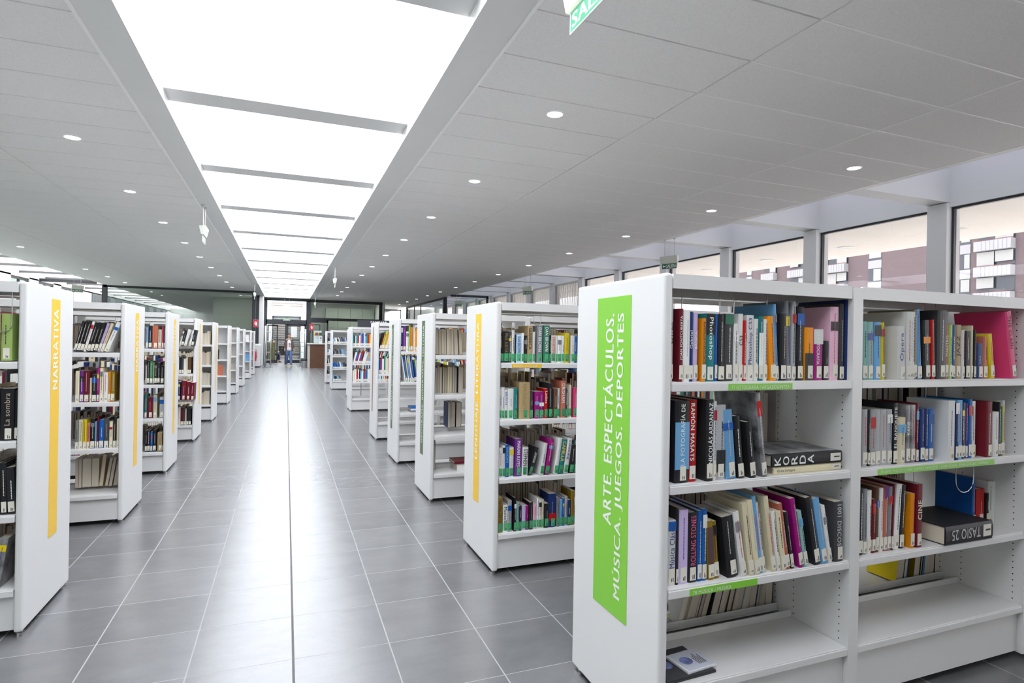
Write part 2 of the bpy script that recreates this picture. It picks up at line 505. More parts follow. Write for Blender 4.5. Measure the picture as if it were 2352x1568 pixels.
ORD = ['first', 'second', 'third', 'fourth', 'fifth', 'sixth', 'seventh', 'eighth', 'ninth', 'tenth', 'eleventh', 'twelfth',
       'thirteenth', 'fourteenth', 'fifteenth', 'sixteenth', 'seventeenth', 'eighteenth', 'nineteenth', 'twentieth']
for _k in ('first', 'second', 'third', 'fourth', 'fifth', 'sixth', 'seventh', 'eighth', 'ninth'):
    ORD.append('twenty-' + _k)
ORD += ['thirtieth', 'thirty-first', 'thirty-second', 'thirty-third', 'thirty-fourth', 'thirty-fifth']
SHELVES = [
 ('green_case', 'top shelf, left bay, green-banner bookcase', 1.765, 1.365, 0, [
  (1.292, 0.023, 0.305, 0.0, 'w', 'ESTHER', 'u', 'k'), (1.336, 0.018, 0.267, 0.0, 'm', 'JOAN FONTCUBERTA', 'u', 'w'), (1.356,0.03,0.264,0.0,'w'), 
  (1.387, 0.017, 0.258, 0.0, 'n', 'Gabriel', 'u', 'w'), (1.406, 0.019, 0.254, 0.0, 'u', 'BÁSICA', 'u', 'w'), 
  (1.439, 0.02, 0.235, 0.0, 'o', 'SECRETOS DE LA FOTOGRAFÍA', 'u', 'k'), (1.462, 0.04, 0.254, 0.0, 't', 'Photoshop', 'd', 'w'), 
  (1.504,0.012,0.254,0.0,'b'), (1.519,0.031,0.253,0.0,'k'), (1.552,0.038,0.256,0.0,'d'), (1.594,0.019,0.22,0.0,'w'), 
  (1.616, 0.022, 0.258, 0.0, 'w', 'CS3', 'u', 'k'), (1.641,0.013,0.233,0.0,'r'), (1.657, 0.034, 0.254, 0.0, 'w', 'Photoshop CS3', 'u', 'n'), 
  (1.694,0.02,0.241,0.0,'w'), (1.717,0.022,0.251,0.0,'t'), (1.741,0.019,0.241,0.0,'w'), (1.775,0.027,0.253,-4.6,'o'), (1.805,0.015,0.302,-3.6,'s'), 
  (1.824,0.035,0.267,0.0,'k'), (1.862,0.021,0.317,-3.0,'e'), (1.886,0.021,0.316,0.0,'h'), (1.911,0.037,0.295,0.0,'k'), (1.953,0.046,0.214,0.0,'o'), 
  (2.002, 0.052, 0.209, 0.0, 'q', 'LA FOTOGRAFÍA', 'd', 'w'), (2.057,0.031,0.161,0.0,'k'), (2.093,0.047,0.303,0.0,'lp'), (2.144,0.025,0.318,0.0,'d'), 
  (2.173, 0.046, 0.335, 0.0, 'n', 'FOTÓGRAFO de la NATURALEZA', 'u', 'w'), ]),
 ('green_case', 'second shelf, left bay, green-banner bookcase', 1.765, 0.995, 0, [
  (1.291,0.012,0.321,0.0,'b'), (1.324, 0.063, 0.301, 0.0, 'k', 'LA FOTOGRAFÍA DE', 'u', 'w'), 
  (1.389, 0.036, 0.303, 0.0, 'r', 'RAMÓN MASATS', 'd', 'w'), (1.458, 0.034, 0.303, 0.0, 'k', 'NICOLÁS ARDANAZ', 'u', 'w'), (1.493,0.015,0.296,0.0,'w'), 
  (1.511,0.042,0.282,0.0,'h'), (1.557,0.049,0.261,-5.8,'s'), (1.613,0.029,0.239,-6.2,'k'), (1.664,0.027,0.216,-7.0,'k'), (1.721,0.024,0.327,-7.0,'ph'), ]),
 ('green_case', 'third shelf, left bay, green-banner bookcase', 1.765, 0.62, 0, [
  (1.288,0.018,0.173,0.0,'s'), (1.308, 0.034, 0.238, 0.0, 'w', 'Música Clásica', 'u', 'n'), (1.344,0.011,0.278,0.0,'k'), (1.357,0.04,0.272,0.0,'u'), 
  (1.4, 0.039, 0.259, 0.0, 'k', 'ROLLING STONES', 'u', 'p'), (1.44,0.02,0.262,0.0,'b'), (1.462,0.02,0.266,0.0,'b'), (1.49,0.028,0.221,-3.2,'z'), 
  (1.521,0.022,0.217,-5.0,'z'), (1.573,0.05,0.234,-7.9,'k'), (1.635,0.026,0.251,-10.4,'w'), (1.67,0.024,0.281,-8.5,'c'), (1.698,0.025,0.29,-9.2,'c'), 
  (1.726,0.018,0.303,-8.5,'s'), (1.746,0.015,0.276,-9.3,'w'), (1.783,0.022,0.299,-9.2,'c'), (1.809,0.018,0.236,-8.9,'w'), (1.832,0.024,0.237,-9.0,'c'), 
  (1.858,0.02,0.266,-10.6,'f'), (1.882,0.016,0.23,-9.9,'k'), (1.921,0.023,0.283,-11.1,'q'), (1.948,0.02,0.229,-10.8,'j'), (2.003,0.033,0.28,-11.5,'k'), 
  (2.043,0.033,0.273,-12.0,'s'), (2.08,0.019,0.24,-11.4,'w'), (2.111, 0.048, 0.246, -0.9, 'd', '1001 DISCOS', 'd', 'h'), ]),
 ('green_case', 'top shelf, right bay, green-banner bookcase', 1.765, 1.365, 0, [
  (2.285,0.028,0.248,-1.1,'j'), (2.315,0.036,0.247,-1.1,'j'), (2.355,0.04,0.247,-1.1,'s'), (2.398,0.022,0.246,-1.3,'y'), 
  (2.472, 0.048, 0.232, -1.2, 'w', 'Ópera', 'u', 'n'), (2.524,0.025,0.297,0.0,'w'), (2.552,0.022,0.298,0.0,'w'), (2.577,0.019,0.298,0.0,'w'), 
  (2.598,0.021,0.308,-0.9,'a'), (2.623,0.028,0.312,-3.5,'s'), (2.659,0.045,0.264,-2.2,'k'), (2.708,0.024,0.267,-2.2,'r'), (2.74,0.062,0.312,0.0,'d'), 
  (2.805, 0.024, 0.249, 0.0, 'f', 'MAESTRO', 'u', 'c'), (2.833,0.023,0.248,0.0,'l'), (2.859,0.021,0.247,0.0,'b'), 
  (2.882, 0.043, 0.25, 0.0, 'a', 'JAZZ', 'u', 'k'), (2.928,0.02,0.226,0.0,'w'), (2.951,0.042,0.223,0.0,'k'), (2.996,0.012,0.249,0.0,'c'), 
  (3.013,0.014,0.228,0.0,'k'), (3.031,0.047,0.167,0.0,'n'), (3.081,0.034,0.2,0.0,'f'), (3.128,0.034,0.212,-7.0,'y'), 
  (3.253, 0.047, 0.323, -9.0, 'p', 'THE CLASH', 'd', 'k'), ]),
 ('green_case', 'second shelf, right bay, green-banner bookcase', 1.765, 0.995, 0, [
  (2.292,0.029,0.243,0.0,'h'), (2.323,0.015,0.242,0.0,'k'), (2.34,0.028,0.242,0.0,'h'), (2.369,0.03,0.241,0.0,'h'), (2.401,0.037,0.24,0.0,'h'), 
  (2.44,0.032,0.239,0.0,'h'), (2.476, 0.029, 0.267, 0.0, 'k', 'EL BANQUETE', 'u', 'w'), (2.507,0.051,0.202,0.0,'c'), 
  (2.561, 0.026, 0.255, 0.0, 'ph', 'KANE', 'u', 'w'), (2.589,0.034,0.256,0.0,'ph'), (2.625,0.017,0.263,0.0,'m'), (2.649,0.028,0.237,0.0,'n'), 
  (2.68,0.021,0.236,0.0,'n'), (2.704,0.037,0.236,0.0,'b'), (2.807,0.044,0.272,0.0,'w'), (2.854,0.025,0.262,0.0,'n'), (2.882,0.035,0.272,0.0,'s'), 
  (2.919,0.015,0.262,0.0,'k'), (2.937,0.017,0.258,0.0,'t'), (2.956,0.014,0.254,0.0,'v'), (2.974,0.029,0.274,0.0,'b'), (3.006,0.031,0.264,0.0,'w'), 
  (3.084,0.045,0.262,0.0,'m'), (3.133,0.043,0.212,0.0,'w'), (3.178,0.017,0.257,0.0,'k'), (3.197,0.014,0.236,0.0,'g'), (3.214,0.023,0.238,0.0,'y'), 
  (3.239,0.014,0.263,0.0,'w'), ]),
 ('green_case', 'third shelf, right bay, green-banner bookcase', 1.765, 0.62, 0, [
  (2.278,0.024,0.281,0.0,'k'), (2.304,0.022,0.279,0.0,'e'), (2.329,0.025,0.27,0.0,'w'), (2.357,0.022,0.231,0.0,'m'), (2.381,0.018,0.28,0.0,'i'), 
  (2.402,0.024,0.275,0.0,'w'), (2.428,0.022,0.283,1.0,'f'), (2.452,0.022,0.277,2.0,'e'), (2.477,0.011,0.286,2.0,'m'), (2.491,0.033,0.284,4.0,'w'), 
  (2.527,0.026,0.278,3.1,'k'), (2.582,0.025,0.24,0.6,'o'), (2.615, 0.038, 0.279, 0.5, 'm', 'CINE', 'u', 'c'), ]),
 ('green_case', 'third shelf behind the flat black volume, green-banner bookcase', 1.86, 0.62, 0, [
  (3.183,0.025,0.247,0.0,'b'), (3.213,0.064,0.186,0.0,'r'), (3.285,0.021,0.162,0.0,'k'), (3.308,0.029,0.219,0.0,'w'), (3.339,0.052,0.216,0.0,'w'), 
  (3.396,0.028,0.185,0.0,'e'), (3.564,0.028,0.221,0.0,'w'), ]),
 ('green_case', 'bottom shelf, far side, green-banner bookcase', 2.08, 0.262, 1, [
  (1.622,0.022,0.235,15.9,'w'), (1.648,0.02,0.235,16.4,'c'), (1.674,0.04,0.235,17.1,'w'), (1.72,0.011,0.235,16.8,'k'), (1.734,0.017,0.235,17.1,'m'), 
  (1.754,0.026,0.235,17.6,'c'), (1.791,0.044,0.235,16.1,'k'), (1.84,0.026,0.235,15.9,'w'), (1.871,0.014,0.235,16.3,'c'), (1.89,0.029,0.235,15.1,'i'), 
  (1.924,0.028,0.235,14.1,'h'), (1.955,0.028,0.235,13.0,'k'), (1.988,0.018,0.235,12.5,'w'), (2.011,0.013,0.235,11.8,'c'), (2.028,0.041,0.235,10.8,'n'), 
  (2.074,0.015,0.235,8.3,'h'), (2.093,0.021,0.235,6.6,'c'), (2.12,0.046,0.235,2.8,'i'), ]),
 ('green_case', 'second shelf, far side, green-banner bookcase', 2.08, 0.995, 1, [
  (2.019,0.021,0.306,0.0,'h'), (2.043,0.02,0.304,0.0,'k'), (2.067,0.028,0.304,0.0,'w'), (2.097,0.024,0.285,0.0,'m'), (2.171,0.021,0.302,0.0,'w'), 
  (2.196,0.016,0.302,0.0,'k'), ]),
 ('green_case', 'second shelf, far side of right bay, green-banner bookcase', 2.08, 0.995, 1, [
  (2.701,0.027,0.305,0.0,'d'), (2.733,0.032,0.297,0.0,'w'), (2.768,0.033,0.304,0.0,'k'), (2.834,0.031,0.3,0.0,'w'), (2.868,0.025,0.303,0.0,'k'), 
  (2.896,0.038,0.303,0.0,'n'), (2.938,0.083,0.302,0.0,'k'), (3.027,0.014,0.301,0.0,'w'), (3.079,0.041,0.301,0.0,'k'), (3.126,0.039,0.3,0.0,'h'), 
  (3.177,0.036,0.299,0.0,'k'), (3.231,0.086,0.298,0.0,'n'), ]),
 ('green_case', 'bottom shelf, far side of right bay, green-banner bookcase', 2.08, 0.262, 1, [
  (3.01,0.052,0.235,8.8,'y'), (3.069,0.027,0.235,7.8,'b'), (3.153,0.042,0.235,7.2,'z'), (3.211,0.018,0.235,6.3,'k'), (3.232,0.074,0.235,5.4,'s'), 
  (3.32,0.051,0.235,3.4,'k'), ]),
 ('yellow_case', 'top shelf, first yellow-banner bookcase on the right', 3.54, 1.365, 0, [
  (1.28, 0.024, 0.255, 0.0, 'k', 'PAUL AUSTER', 'd', 'y'), (1.305,0.012,0.202,0.0,'k'), (1.319, 0.03, 0.202, 0.0, 'k', 'PAUL AUSTER', 'd', 'z'), 
  (1.35,0.02,0.202,0.0,'d'), (1.372,0.02,0.211,0.0,'w'), (1.393,0.01,0.181,0.0,'k'), (1.405, 0.035, 0.184, 0.0, 'ls', 'DAN BROWN', 'd', 'b'), 
  (1.442,0.016,0.195,0.0,'w'), (1.46,0.022,0.178,0.0,'k'), (1.484, 0.036, 0.243, 0.0, 'a', 'GUERNICA', 'd', 'k'), (1.522,0.017,0.204,0.0,'w'), 
  (1.55, 0.039, 0.246, 0.0, 'e', 'DAN BROWN', 'd', 'w'), (1.597, 0.042, 0.249, 0.0, 'g', 'DAN BROWN', 'd', 'w'), (1.641,0.013,0.184,0.0,'k'), 
  (1.656, 0.033, 0.184, 0.0, 'w', 'DAN BROWN', 'd', 'o'), (1.691,0.012,0.182,0.0,'w'), (1.704,0.027,0.183,0.0,'w'), (1.733,0.021,0.183,0.0,'w'), 
  (1.756,0.033,0.202,0.0,'y'), (1.803,0.025,0.185,0.0,'w'), (1.83,0.021,0.18,0.0,'b'), ]),
 ('yellow_case', 'second shelf, first yellow-banner bookcase on the right', 3.54, 0.995, 0, [
  (1.28,0.009,0.2,0.0,'w'), (1.291,0.017,0.197,0.0,'w'), (1.309,0.019,0.21,0.0,'w'), (1.33, 0.019, 0.194, 0.0, 'w', 'BAUTISTA', 'd', 'b'), 
  (1.351,0.041,0.199,0.0,'w'), (1.394,0.024,0.204,0.0,'t'), (1.43, 0.076, 0.241, 0.0, 'a', 'KEN FOLLETT', 'd', 'z'), (1.508,0.022,0.176,0.0,'d'), 
  (1.541,0.032,0.177,0.0,'q'), (1.576,0.033,0.177,0.0,'q'), (1.613, 0.024, 0.197, 0.0, 'r', 'Ladies', 'd', 'w'), (1.643,0.029,0.234,0.0,'k'), 
  (1.679,0.027,0.197,0.0,'i'), (1.708,0.018,0.197,0.0,'w'), (1.734, 0.033, 0.248, 0.0, 'f', 'GRISHAM', 'd', 'w'), (1.769,0.015,0.194,0.0,'d'), 
  (1.785,0.013,0.201,0.0,'h'), (1.799,0.015,0.22,0.0,'c'), (1.829,0.023,0.201,0.0,'p'), ]),
 ('yellow_case', 'third shelf, first yellow-banner bookcase on the right', 3.54, 0.62, 0, [
  (1.283,0.014,0.207,0.0,'w'), (1.299,0.021,0.191,0.0,'w'), (1.322,0.018,0.205,0.0,'w'), (1.342, 0.025, 0.209, 0.0, 'b', 'UNKNOWN', 'd', 's'), 
  (1.37,0.029,0.192,0.0,'w'), (1.405, 0.049, 0.243, 1.0, 'v', 'MARIAN KEYES', 'd', 'w'), (1.457, 0.041, 0.187, 1.3, 'w', 'STEPHEN', 'd', 'k'), 
  (1.503, 0.02, 0.188, 16.8, 'k', 'KOONTZ', 'u', 'w'), (1.577,0.027,0.211,7.7,'w'), (1.613,0.028,0.236,9.0,'q'), (1.679,0.029,0.243,7.5,'w'), 
  (1.711, 0.034, 0.231, 7.9, 't', 'CAMILLA', 'd', 'y'), (1.751, 0.032, 0.237, 7.8, 'w', 'Looking', 'd', 'n'), (1.792,0.035,0.19,5.3,'k'), 
  (1.831,0.02,0.18,2.8,'d'), ]),
 ('yellow_case', 'bottom shelf, first yellow-banner bookcase on the right', 3.54, 0.262, 0, [
  (1.284,0.01,0.239,0.0,'m'), (1.296, 0.032, 0.227, 0.0, 'z', 'HILARY MANTEL', 'u', 'k'), (1.332, 0.031, 0.176, 0.0, 'w', 'Mankell', 'd', 'k'), 
  (1.365,0.027,0.202,0.0,'h'), (1.407,0.015,0.219,0.0,'k'), (1.424,0.019,0.187,0.0,'j'), (1.444,0.019,0.16,0.0,'k'), (1.465,0.026,0.163,0.0,'u'), 
  (1.493,0.019,0.158,0.0,'q'), (1.517,0.025,0.179,0.0,'k'), (1.545,0.024,0.166,0.0,'lp'), (1.571,0.014,0.203,0.0,'w'), (1.586,0.02,0.191,0.0,'w'), 
  (1.608,0.015,0.19,0.0,'c'), (1.627,0.03,0.161,0.0,'k'), (1.659,0.052,0.223,0.0,'n'), (1.716,0.023,0.194,0.0,'e'), (1.741,0.02,0.176,0.0,'s'), 
  (1.762,0.014,0.185,0.0,'b'), (1.778,0.021,0.197,0.0,'h'), (1.8,0.023,0.171,0.0,'n'), (1.825,0.026,0.232,0.0,'z'), ]),
 ('left_one', 'top shelf of the nearest left bookcase', 3.575, 1.365, 0, [
  (-1.328,0.017,0.231,0.0,'a'), (-1.306,0.043,0.232,0.0,'l'), ]),
 ('left_one', 'second shelf of the nearest left bookcase', 3.575, 0.97, 0, [
  (-1.325,0.017,0.258,0.0,'k'), (-1.304, 0.053, 0.257, 0.0, 'k', 'La sombra', 'u', 'a'), (-1.248,0.021,0.248,0.0,'k'), (-1.226,0.009,0.256,0.0,'c'), ]),
 ('left_one', 'third shelf of the nearest left bookcase', 3.575, 0.61, 0, [
  (-1.32,0.021,0.251,0.0,'k'), (-1.294,0.022,0.25,-2.0,'k'), (-1.268,0.032,0.227,-2.7,'k'), (-1.23,0.013,0.26,-2.4,'d'), ]),
 ('left_one', 'bottom shelf of the nearest left bookcase', 3.575, 0.245, 0, [
  (-1.333,0.034,0.245,8.2,'ph'), ]),
 ('left_two', 'top shelf, second left bookcase', 5.465, 1.365, 0, [
  (-1.547,0.017,0.245,13.1,'k'), (-1.527,0.019,0.245,13.3,'k'), (-1.506,0.022,0.249,13.2,'k'), (-1.482,0.017,0.244,13.5,'w'), 
  (-1.462,0.021,0.236,14.1,'k'), (-1.439,0.019,0.236,14.1,'k'), (-1.416,0.023,0.234,14.3,'k'), (-1.391,0.018,0.234,16.0,'u'), 
  (-1.37,0.019,0.235,16.7,'c'), (-1.347,0.029,0.248,20.3,'w'), ]),
 ('left_two', 'second shelf, second left bookcase', 5.465, 0.97, 0, [
  (-1.529,0.025,0.244,0.0,'c'), (-1.5,0.024,0.244,0.0,'v'), (-1.474,0.036,0.244,0.0,'m'), (-1.435,0.012,0.19,0.0,'c'), (-1.421,0.031,0.218,0.0,'k'), 
  (-1.388,0.015,0.267,0.0,'q'), (-1.37,0.023,0.267,0.0,'c'), (-1.344,0.029,0.232,0.0,'w'), (-1.313,0.016,0.239,0.0,'o'), (-1.294,0.025,0.238,0.0,'z'), ]),
 ('left_two', 'third shelf, second left bookcase', 5.465, 0.6, 0, [
  (-1.525,0.02,0.227,0.0,'e'), (-1.503,0.026,0.233,0.0,'c'), (-1.474,0.024,0.233,0.0,'y'), (-1.448,0.019,0.204,0.0,'f'), (-1.425,0.027,0.238,0.0,'k'), 
  (-1.396,0.011,0.216,0.0,'s'), (-1.382,0.011,0.251,0.0,'m'), (-1.368,0.03,0.229,0.0,'b'), (-1.336,0.033,0.239,0.0,'d'), (-1.3,0.023,0.213,0.0,'c'), 
  (-1.273,0.02,0.247,0.0,'k'), (-1.25,0.015,0.233,0.0,'c'), (-1.233,0.015,0.239,0.0,'w'), ]),
 ('left_two', 'bottom shelf, second left bookcase', 5.6, 0.262, 1, [
  (-1.567,0.021,0.235,0.0,'a'), (-1.544,0.02,0.235,0.0,'a'), (-1.52,0.061,0.235,0.0,'h'), (-1.455,0.046,0.235,0.0,'c'), (-1.405,0.027,0.263,5.3,'a'), 
  (-1.367,0.022,0.235,8.6,'a'), (-1.338,0.021,0.235,8.1,'h'), (-1.309,0.032,0.243,7.3,'a'), ]),
 ('left_three', 'top shelf, third left bookcase', 7.3, 1.365, 0, [
  (-1.414,0.019,0.228,0.0,'s'), (-1.39,0.031,0.245,0.0,'k'), (-1.355,0.051,0.244,0.0,'f'), (-1.3,0.033,0.203,0.0,'c'), (-1.263,0.013,0.237,0.0,'p'), 
  (-1.247,0.02,0.243,0.0,'d'), ]),
 ('left_three', 'second shelf, third left bookcase', 7.3, 0.98, 0, [
  (-1.413,0.012,0.196,0.0,'h'), (-1.399,0.019,0.25,0.0,'k'), (-1.376,0.031,0.245,0.0,'g'), (-1.342,0.009,0.229,0.0,'l'), (-1.33,0.023,0.229,0.0,'k'), 
  (-1.304,0.025,0.229,0.0,'k'), (-1.274,0.036,0.196,0.0,'k'), ]),
 ('left_three', 'third shelf, third left bookcase', 7.3, 0.61, 0, [
  (-1.415,0.019,0.252,0.0,'t'), (-1.393,0.053,0.225,0.0,'m'), (-1.335,0.032,0.246,0.0,'c'), (-1.274,0.044,0.223,0.0,'h'), ]),
 ('left_three', 'bottom shelf, third left bookcase', 7.3, 0.245, 0, [
  (-1.407,0.02,0.228,0.0,'k'), (-1.385,0.025,0.227,0.0,'k'), (-1.356,0.019,0.215,0.0,'b'), (-1.334,0.032,0.236,0.0,'k'), (-1.291,0.045,0.201,0.0,'a'), 
  (-1.243,0.016,0.211,0.0,'k'), ]),
 ('left_four', 'top shelf, fourth left bookcase', 9.2, 1.365, 0, [
  (-1.386,0.018,0.205,12.0,'w'), (-1.363,0.029,0.22,12.2,'k'), (-1.329,0.031,0.235,12.6,'w'), (-1.268,0.024,0.221,11.6,'w'), 
  (-1.238,0.032,0.227,9.4,'k'), ]),
 ('left_four', 'third shelf, fourth left bookcase', 9.2, 0.61, 0, [
  (-1.386,0.022,0.26,0.0,'n'), (-1.354,0.054,0.274,2.6,'m'), (-1.295,0.05,0.259,2.2,'m'), (-1.24,0.048,0.245,1.7,'m'), ]),
 ('olive_case', 'top shelf, first olive-banner bookcase', 5.45, 1.365, 1, [
  (1.307,0.022,0.245,-1.7,'a'), (1.331,0.022,0.239,-1.7,'c'), (1.355,0.022,0.251,-1.6,'a'), (1.379,0.022,0.244,-1.7,'h'), (1.403,0.022,0.248,-1.7,'c'), 
  (1.427,0.022,0.241,-1.7,'i'), (1.452,0.023,0.254,-1.6,'a'), (1.476,0.023,0.246,-1.7,'c'), (1.5,0.023,0.25,-1.7,'a'), (1.534,0.037,0.252,-3.3,'w'), 
  (1.579,0.032,0.247,-2.9,'a'), ]),
 ('olive_case', 'second shelf, first olive-banner bookcase', 5.45, 0.98, 1, [
  (1.314,0.023,0.269,0.0,'k'), (1.339,0.023,0.262,0.0,'n'), (1.363,0.023,0.273,0.0,'a'), (1.388,0.023,0.265,0.0,'c'), (1.413,0.023,0.269,0.0,'k'), 
  (1.438,0.023,0.262,0.0,'h'), (1.463,0.023,0.273,0.0,'y'), (1.488,0.023,0.265,0.0,'c'), (1.513,0.023,0.269,0.0,'k'), (1.538,0.023,0.262,0.0,'n'), 
  (1.571,0.047,0.264,0.0,'i'), ]),
 ('olive_case', 'third shelf, first olive-banner bookcase', 5.45, 0.66, 1, [
  (1.474,0.027,0.242,0.0,'n'), (1.504,0.048,0.243,0.0,'k'), (1.556,0.054,0.242,0.0,'k'), ]),
 ('olive_case', 'bottom shelf, first olive-banner bookcase', 5.45, 0.262, 1, [
  (1.317,0.038,0.275,0.0,'k'), ]),
 ('dark_olive_case', 'top shelf, second olive-banner bookcase', 7.05, 1.365, 0, [
  (1.275,0.015,0.325,0.0,'k'), (1.292,0.024,0.305,0.0,'n'), (1.321,0.029,0.306,0.0,'v'), (1.355,0.031,0.239,0.0,'w'), (1.39,0.015,0.314,0.0,'l'), 
  (1.408,0.027,0.295,0.0,'o'), (1.439,0.011,0.335,0.0,'w'), (1.454,0.011,0.335,0.0,'w'), ]),
 ('dark_olive_case', 'second shelf, second olive-banner bookcase', 7.05, 0.98, 0, [
  (1.352,0.015,0.335,-9.4,'w'), (1.372,0.015,0.335,-9.4,'b'), (1.393,0.015,0.335,-8.8,'c'), (1.413,0.015,0.335,-8.4,'s'), (1.433,0.015,0.335,-8.4,'w'), 
  (1.454,0.015,0.335,-8.0,'b'), ]),
]

# ================================================================ THE SETTING
Y_END = 60.0
CZ = 3.79
CTOP = 4.7
fl = MB()
fl.face([(-9.8, -5, 0), (9.9, -5, 0), (9.9, Y_END, 0), (-9.8, Y_END, 0)])
struct('floor', fl, floor_mat(), 'grey stoneware floor tiles with a dark expansion joint down the aisle')

# ceiling slabs either side of the long skylight
for side in (1, -1):
    x0, x1 = (1.22, 7.75) if side > 0 else (-7.75, -1.15)
    c = MB()
    c.box(x0, x1, -5, Y_END, CZ, CTOP, 0)
    xi0, xi1 = (1.55, 7.62) if side > 0 else (-7.62, -1.44)
    xs = (1.55, 3.434, 5.733, 7.62) if side > 0 else (-7.62, -5.62, -3.32, -1.44)
    y = -4.83
    while y < Y_END:
        for p, q in zip(xs, xs[1:]):
            c.box(p + .009, q - .009, y + .008, min(y + .6455, Y_END), CZ - .011, CZ - .001, 1)
        y += .6535
    struct('ceiling', c, [WHITE, CEILM], 'suspended ceiling of long grey tiles with white edge beam')
    g = MB()
    if side > 0:  # window-lit tile edges put in as white strips, right side only
        y = -4.83
        while y < Y_END:
            g.box(3.44, 7.6, y - .0068, y + .0068, CZ - .013, CZ - .001)
            y += .6535
        g.box(5.726, 5.74, -5, Y_END, CZ - .0135, CZ - .001)
    for xx in (xs[0], xs[-1]):
        g.box(xx - .012, xx + .012, -5, Y_END, CZ - .013, CZ - .002)
    struct('trim_1' if side > 0 else 'trim_2', g, TBAR, 'thin white edging along the ceiling tiles')

m = MB()
m.box(-1.15, 1.22, -5, -.8, CZ, CTOP)  # unseen strip added behind the camera to cut light on the near shelves
struct('ceiling', m, WHITE, 'added unseen white ceiling strip that shortens the central skylight')
# skylight roof glass, cross bars and the header over the far doors
for i, (a, b) in enumerate(((-1.15, 1.22), (7.75, 9.62), (-9.8, -7.75))):
    gl = MB()
    if i == 2:
        gl.face([(a, -5, 3.97), (b, -5, 3.97), (b, Y_END, 3.97), (a, Y_END, 3.97)])
    else:
        gl.box(a, b, -.8 if i == 0 else -5, Y_END if i != 1 else 40, CTOP, CTOP + .01)
    struct('window_%d' % (i + 1), gl, (ROOFG, ROOFT, ROOFL)[i], 'flat skylight glass')
bars = []
for k in range(-2, 11):
    y = 6.47 + 2.66 * k
    m = MB()
    m.box(-1.17, 1.24, y, y + .34, 3.9, 4.25)
    o = struct('trim_3', m, WHITE, 'white cross bar in the central skylight')
for k in range(4, 7):
    y = 36.6 + 2.66 * (k - 4)
    m = MB()
    m.box(-1.17, 1.24, y, y + .3, 3.9, 4.25)
    struct('trim_3', m, WHITE, 'white cross bar in the lobby skylight')
m = MB()
m.box(-1.15, 1.22, 35.3, 36.1, 3.79, 4.3)
struct('trim_4', m, WHITE, 'white header where the central skylight ends')
for k in range(-4, 20):
    y = 1.5 + 2.66 * k
    m = MB()
    m.box(-9.76, -7.74, y, y + .06, 3.88, 3.965)
    struct('trim_5', m, mat('grey_steel', (.13, .135, .14), .5), 'slim grey bar in the left skylight strip')
m = MB()
m.box(-9.8, -7.75, 30.1, 30.25, 3.72, 3.84)
struct('trim_6', m, DARKF, 'dark steel beam across the left skylight strip')

# perimeter walls
w = MB()
w.box(-10, 10, -5.2, -5, 0, CTOP)
struct('wall_back', w, WHITE)
w = MB()
w.box(-10, 10, Y_END, Y_END + .2, 0, CTOP)
struct('wall_front', w, WHITE)

# ---- right window wall: columns, light wells, glazing
w = MB()
w.box(9.62, 9.8, -5, 42, 3.72, CTOP)
w.box(9.58, 9.84, -5, 42, 0, .12)
w.box(9.62, 9.8, 42, Y_END, 0, CTOP)
struct('wall_right', w, WHITE, 'white wall band above the window heads')
COLY = [6.155 + 2.39 * k for k in range(-4, 15)]
for k, y in enumerate(COLY):
    m = MB()
    m.box(9.54, 9.86, y - .15, y + .15, .0, 3.78)
    struct('wall_right', m, WHITE, 'white column between the windows', bevel=.004)
    m = MB()
    m.box(7.75, 9.62, y - .15, y + .15, 3.79, CTOP - .02)
    struct('trim_7', m, WHITE, 'white cross beam dividing the light wells above the windows')
    if k + 1 < len(COLY):
        ya, yb = y + .15, COLY[k + 1] - .15
        f = MB()
        for (a, b, c_, d) in ((ya, yb, 3.685, 3.72), (ya, yb, .12, .17), (ya, ya + .03, .17, 3.69), (yb - .035, yb, .17, 3.69)):
            f.box(9.66, 9.72, a, b, c_, d)
        f.box(9.685, 9.69, ya + .03, yb - .035, .17, 3.69, 1)
        struct('window_%d' % (k + 10), f, [DARKF, CLEARW], 'tall window pane in a slim black seal')

# ---- left wall: columns, dark framed windows
LW = MB()
yy = -5.0
wins = [(27.4 + 2.65 * k, 29.1 + 2.65 * k) for k in range(-12, 3)]
prev = -5.0
for n, (a, b) in enumerate(wins):
    if a < -4.5:
        continue
    LW.box(-10.0, -9.75, prev, a, 0, 3.78)
    prev = b
    f = MB()
    for (p, q, r, s) in ((a, b, 3.62, 3.72), (a, b, .5, .6), (a, a + .07, .6, 3.62), (b - .07, b, .6, 3.62), ((a + b) / 2 - .04, (a + b) / 2 + .04, .6, 3.62), (a, b, 3.0, 3.06)):
        f.box(-9.86, -9.78, p, q, r, s)
    f.box(-9.83, -9.82, a, b, .6, 3.62, 1)
    struct('window_%d' % (n + 40), f, [DARKF, GREENG], 'dark framed window of the left wall')
LW.box(-10.0, -9.75, prev, Y_END, 0, 3.78)
LW.box(-10.0, -9.75, -5, Y_END, 0, .5)
LW.box(-10.0, -9.75, -5, Y_END, 3.72, CTOP)
cw = MB()  # added wall, dims the bright view through the left windows
cw.box(-14.2, -14, -8, Y_END, 0, 5.5)
struct('wall_sky_blocker', cw, mat('grey_green_render', (.26, .29, .27), .9), 'added wall blocking the bright sky beyond the left windows')
struct('wall_left', LW, WHITE, 'white left wall with upright piers')


# ---- dark framed glass partitions at the far end
def frame_wall(name, parts, panes, label, gm=GREENG):
    f = MB()
    for p in parts:
        f.box(*p, 0)
    for p in panes:
        f.box(*p, 1)
    return struct(name, f, [DARKF, gm], label)


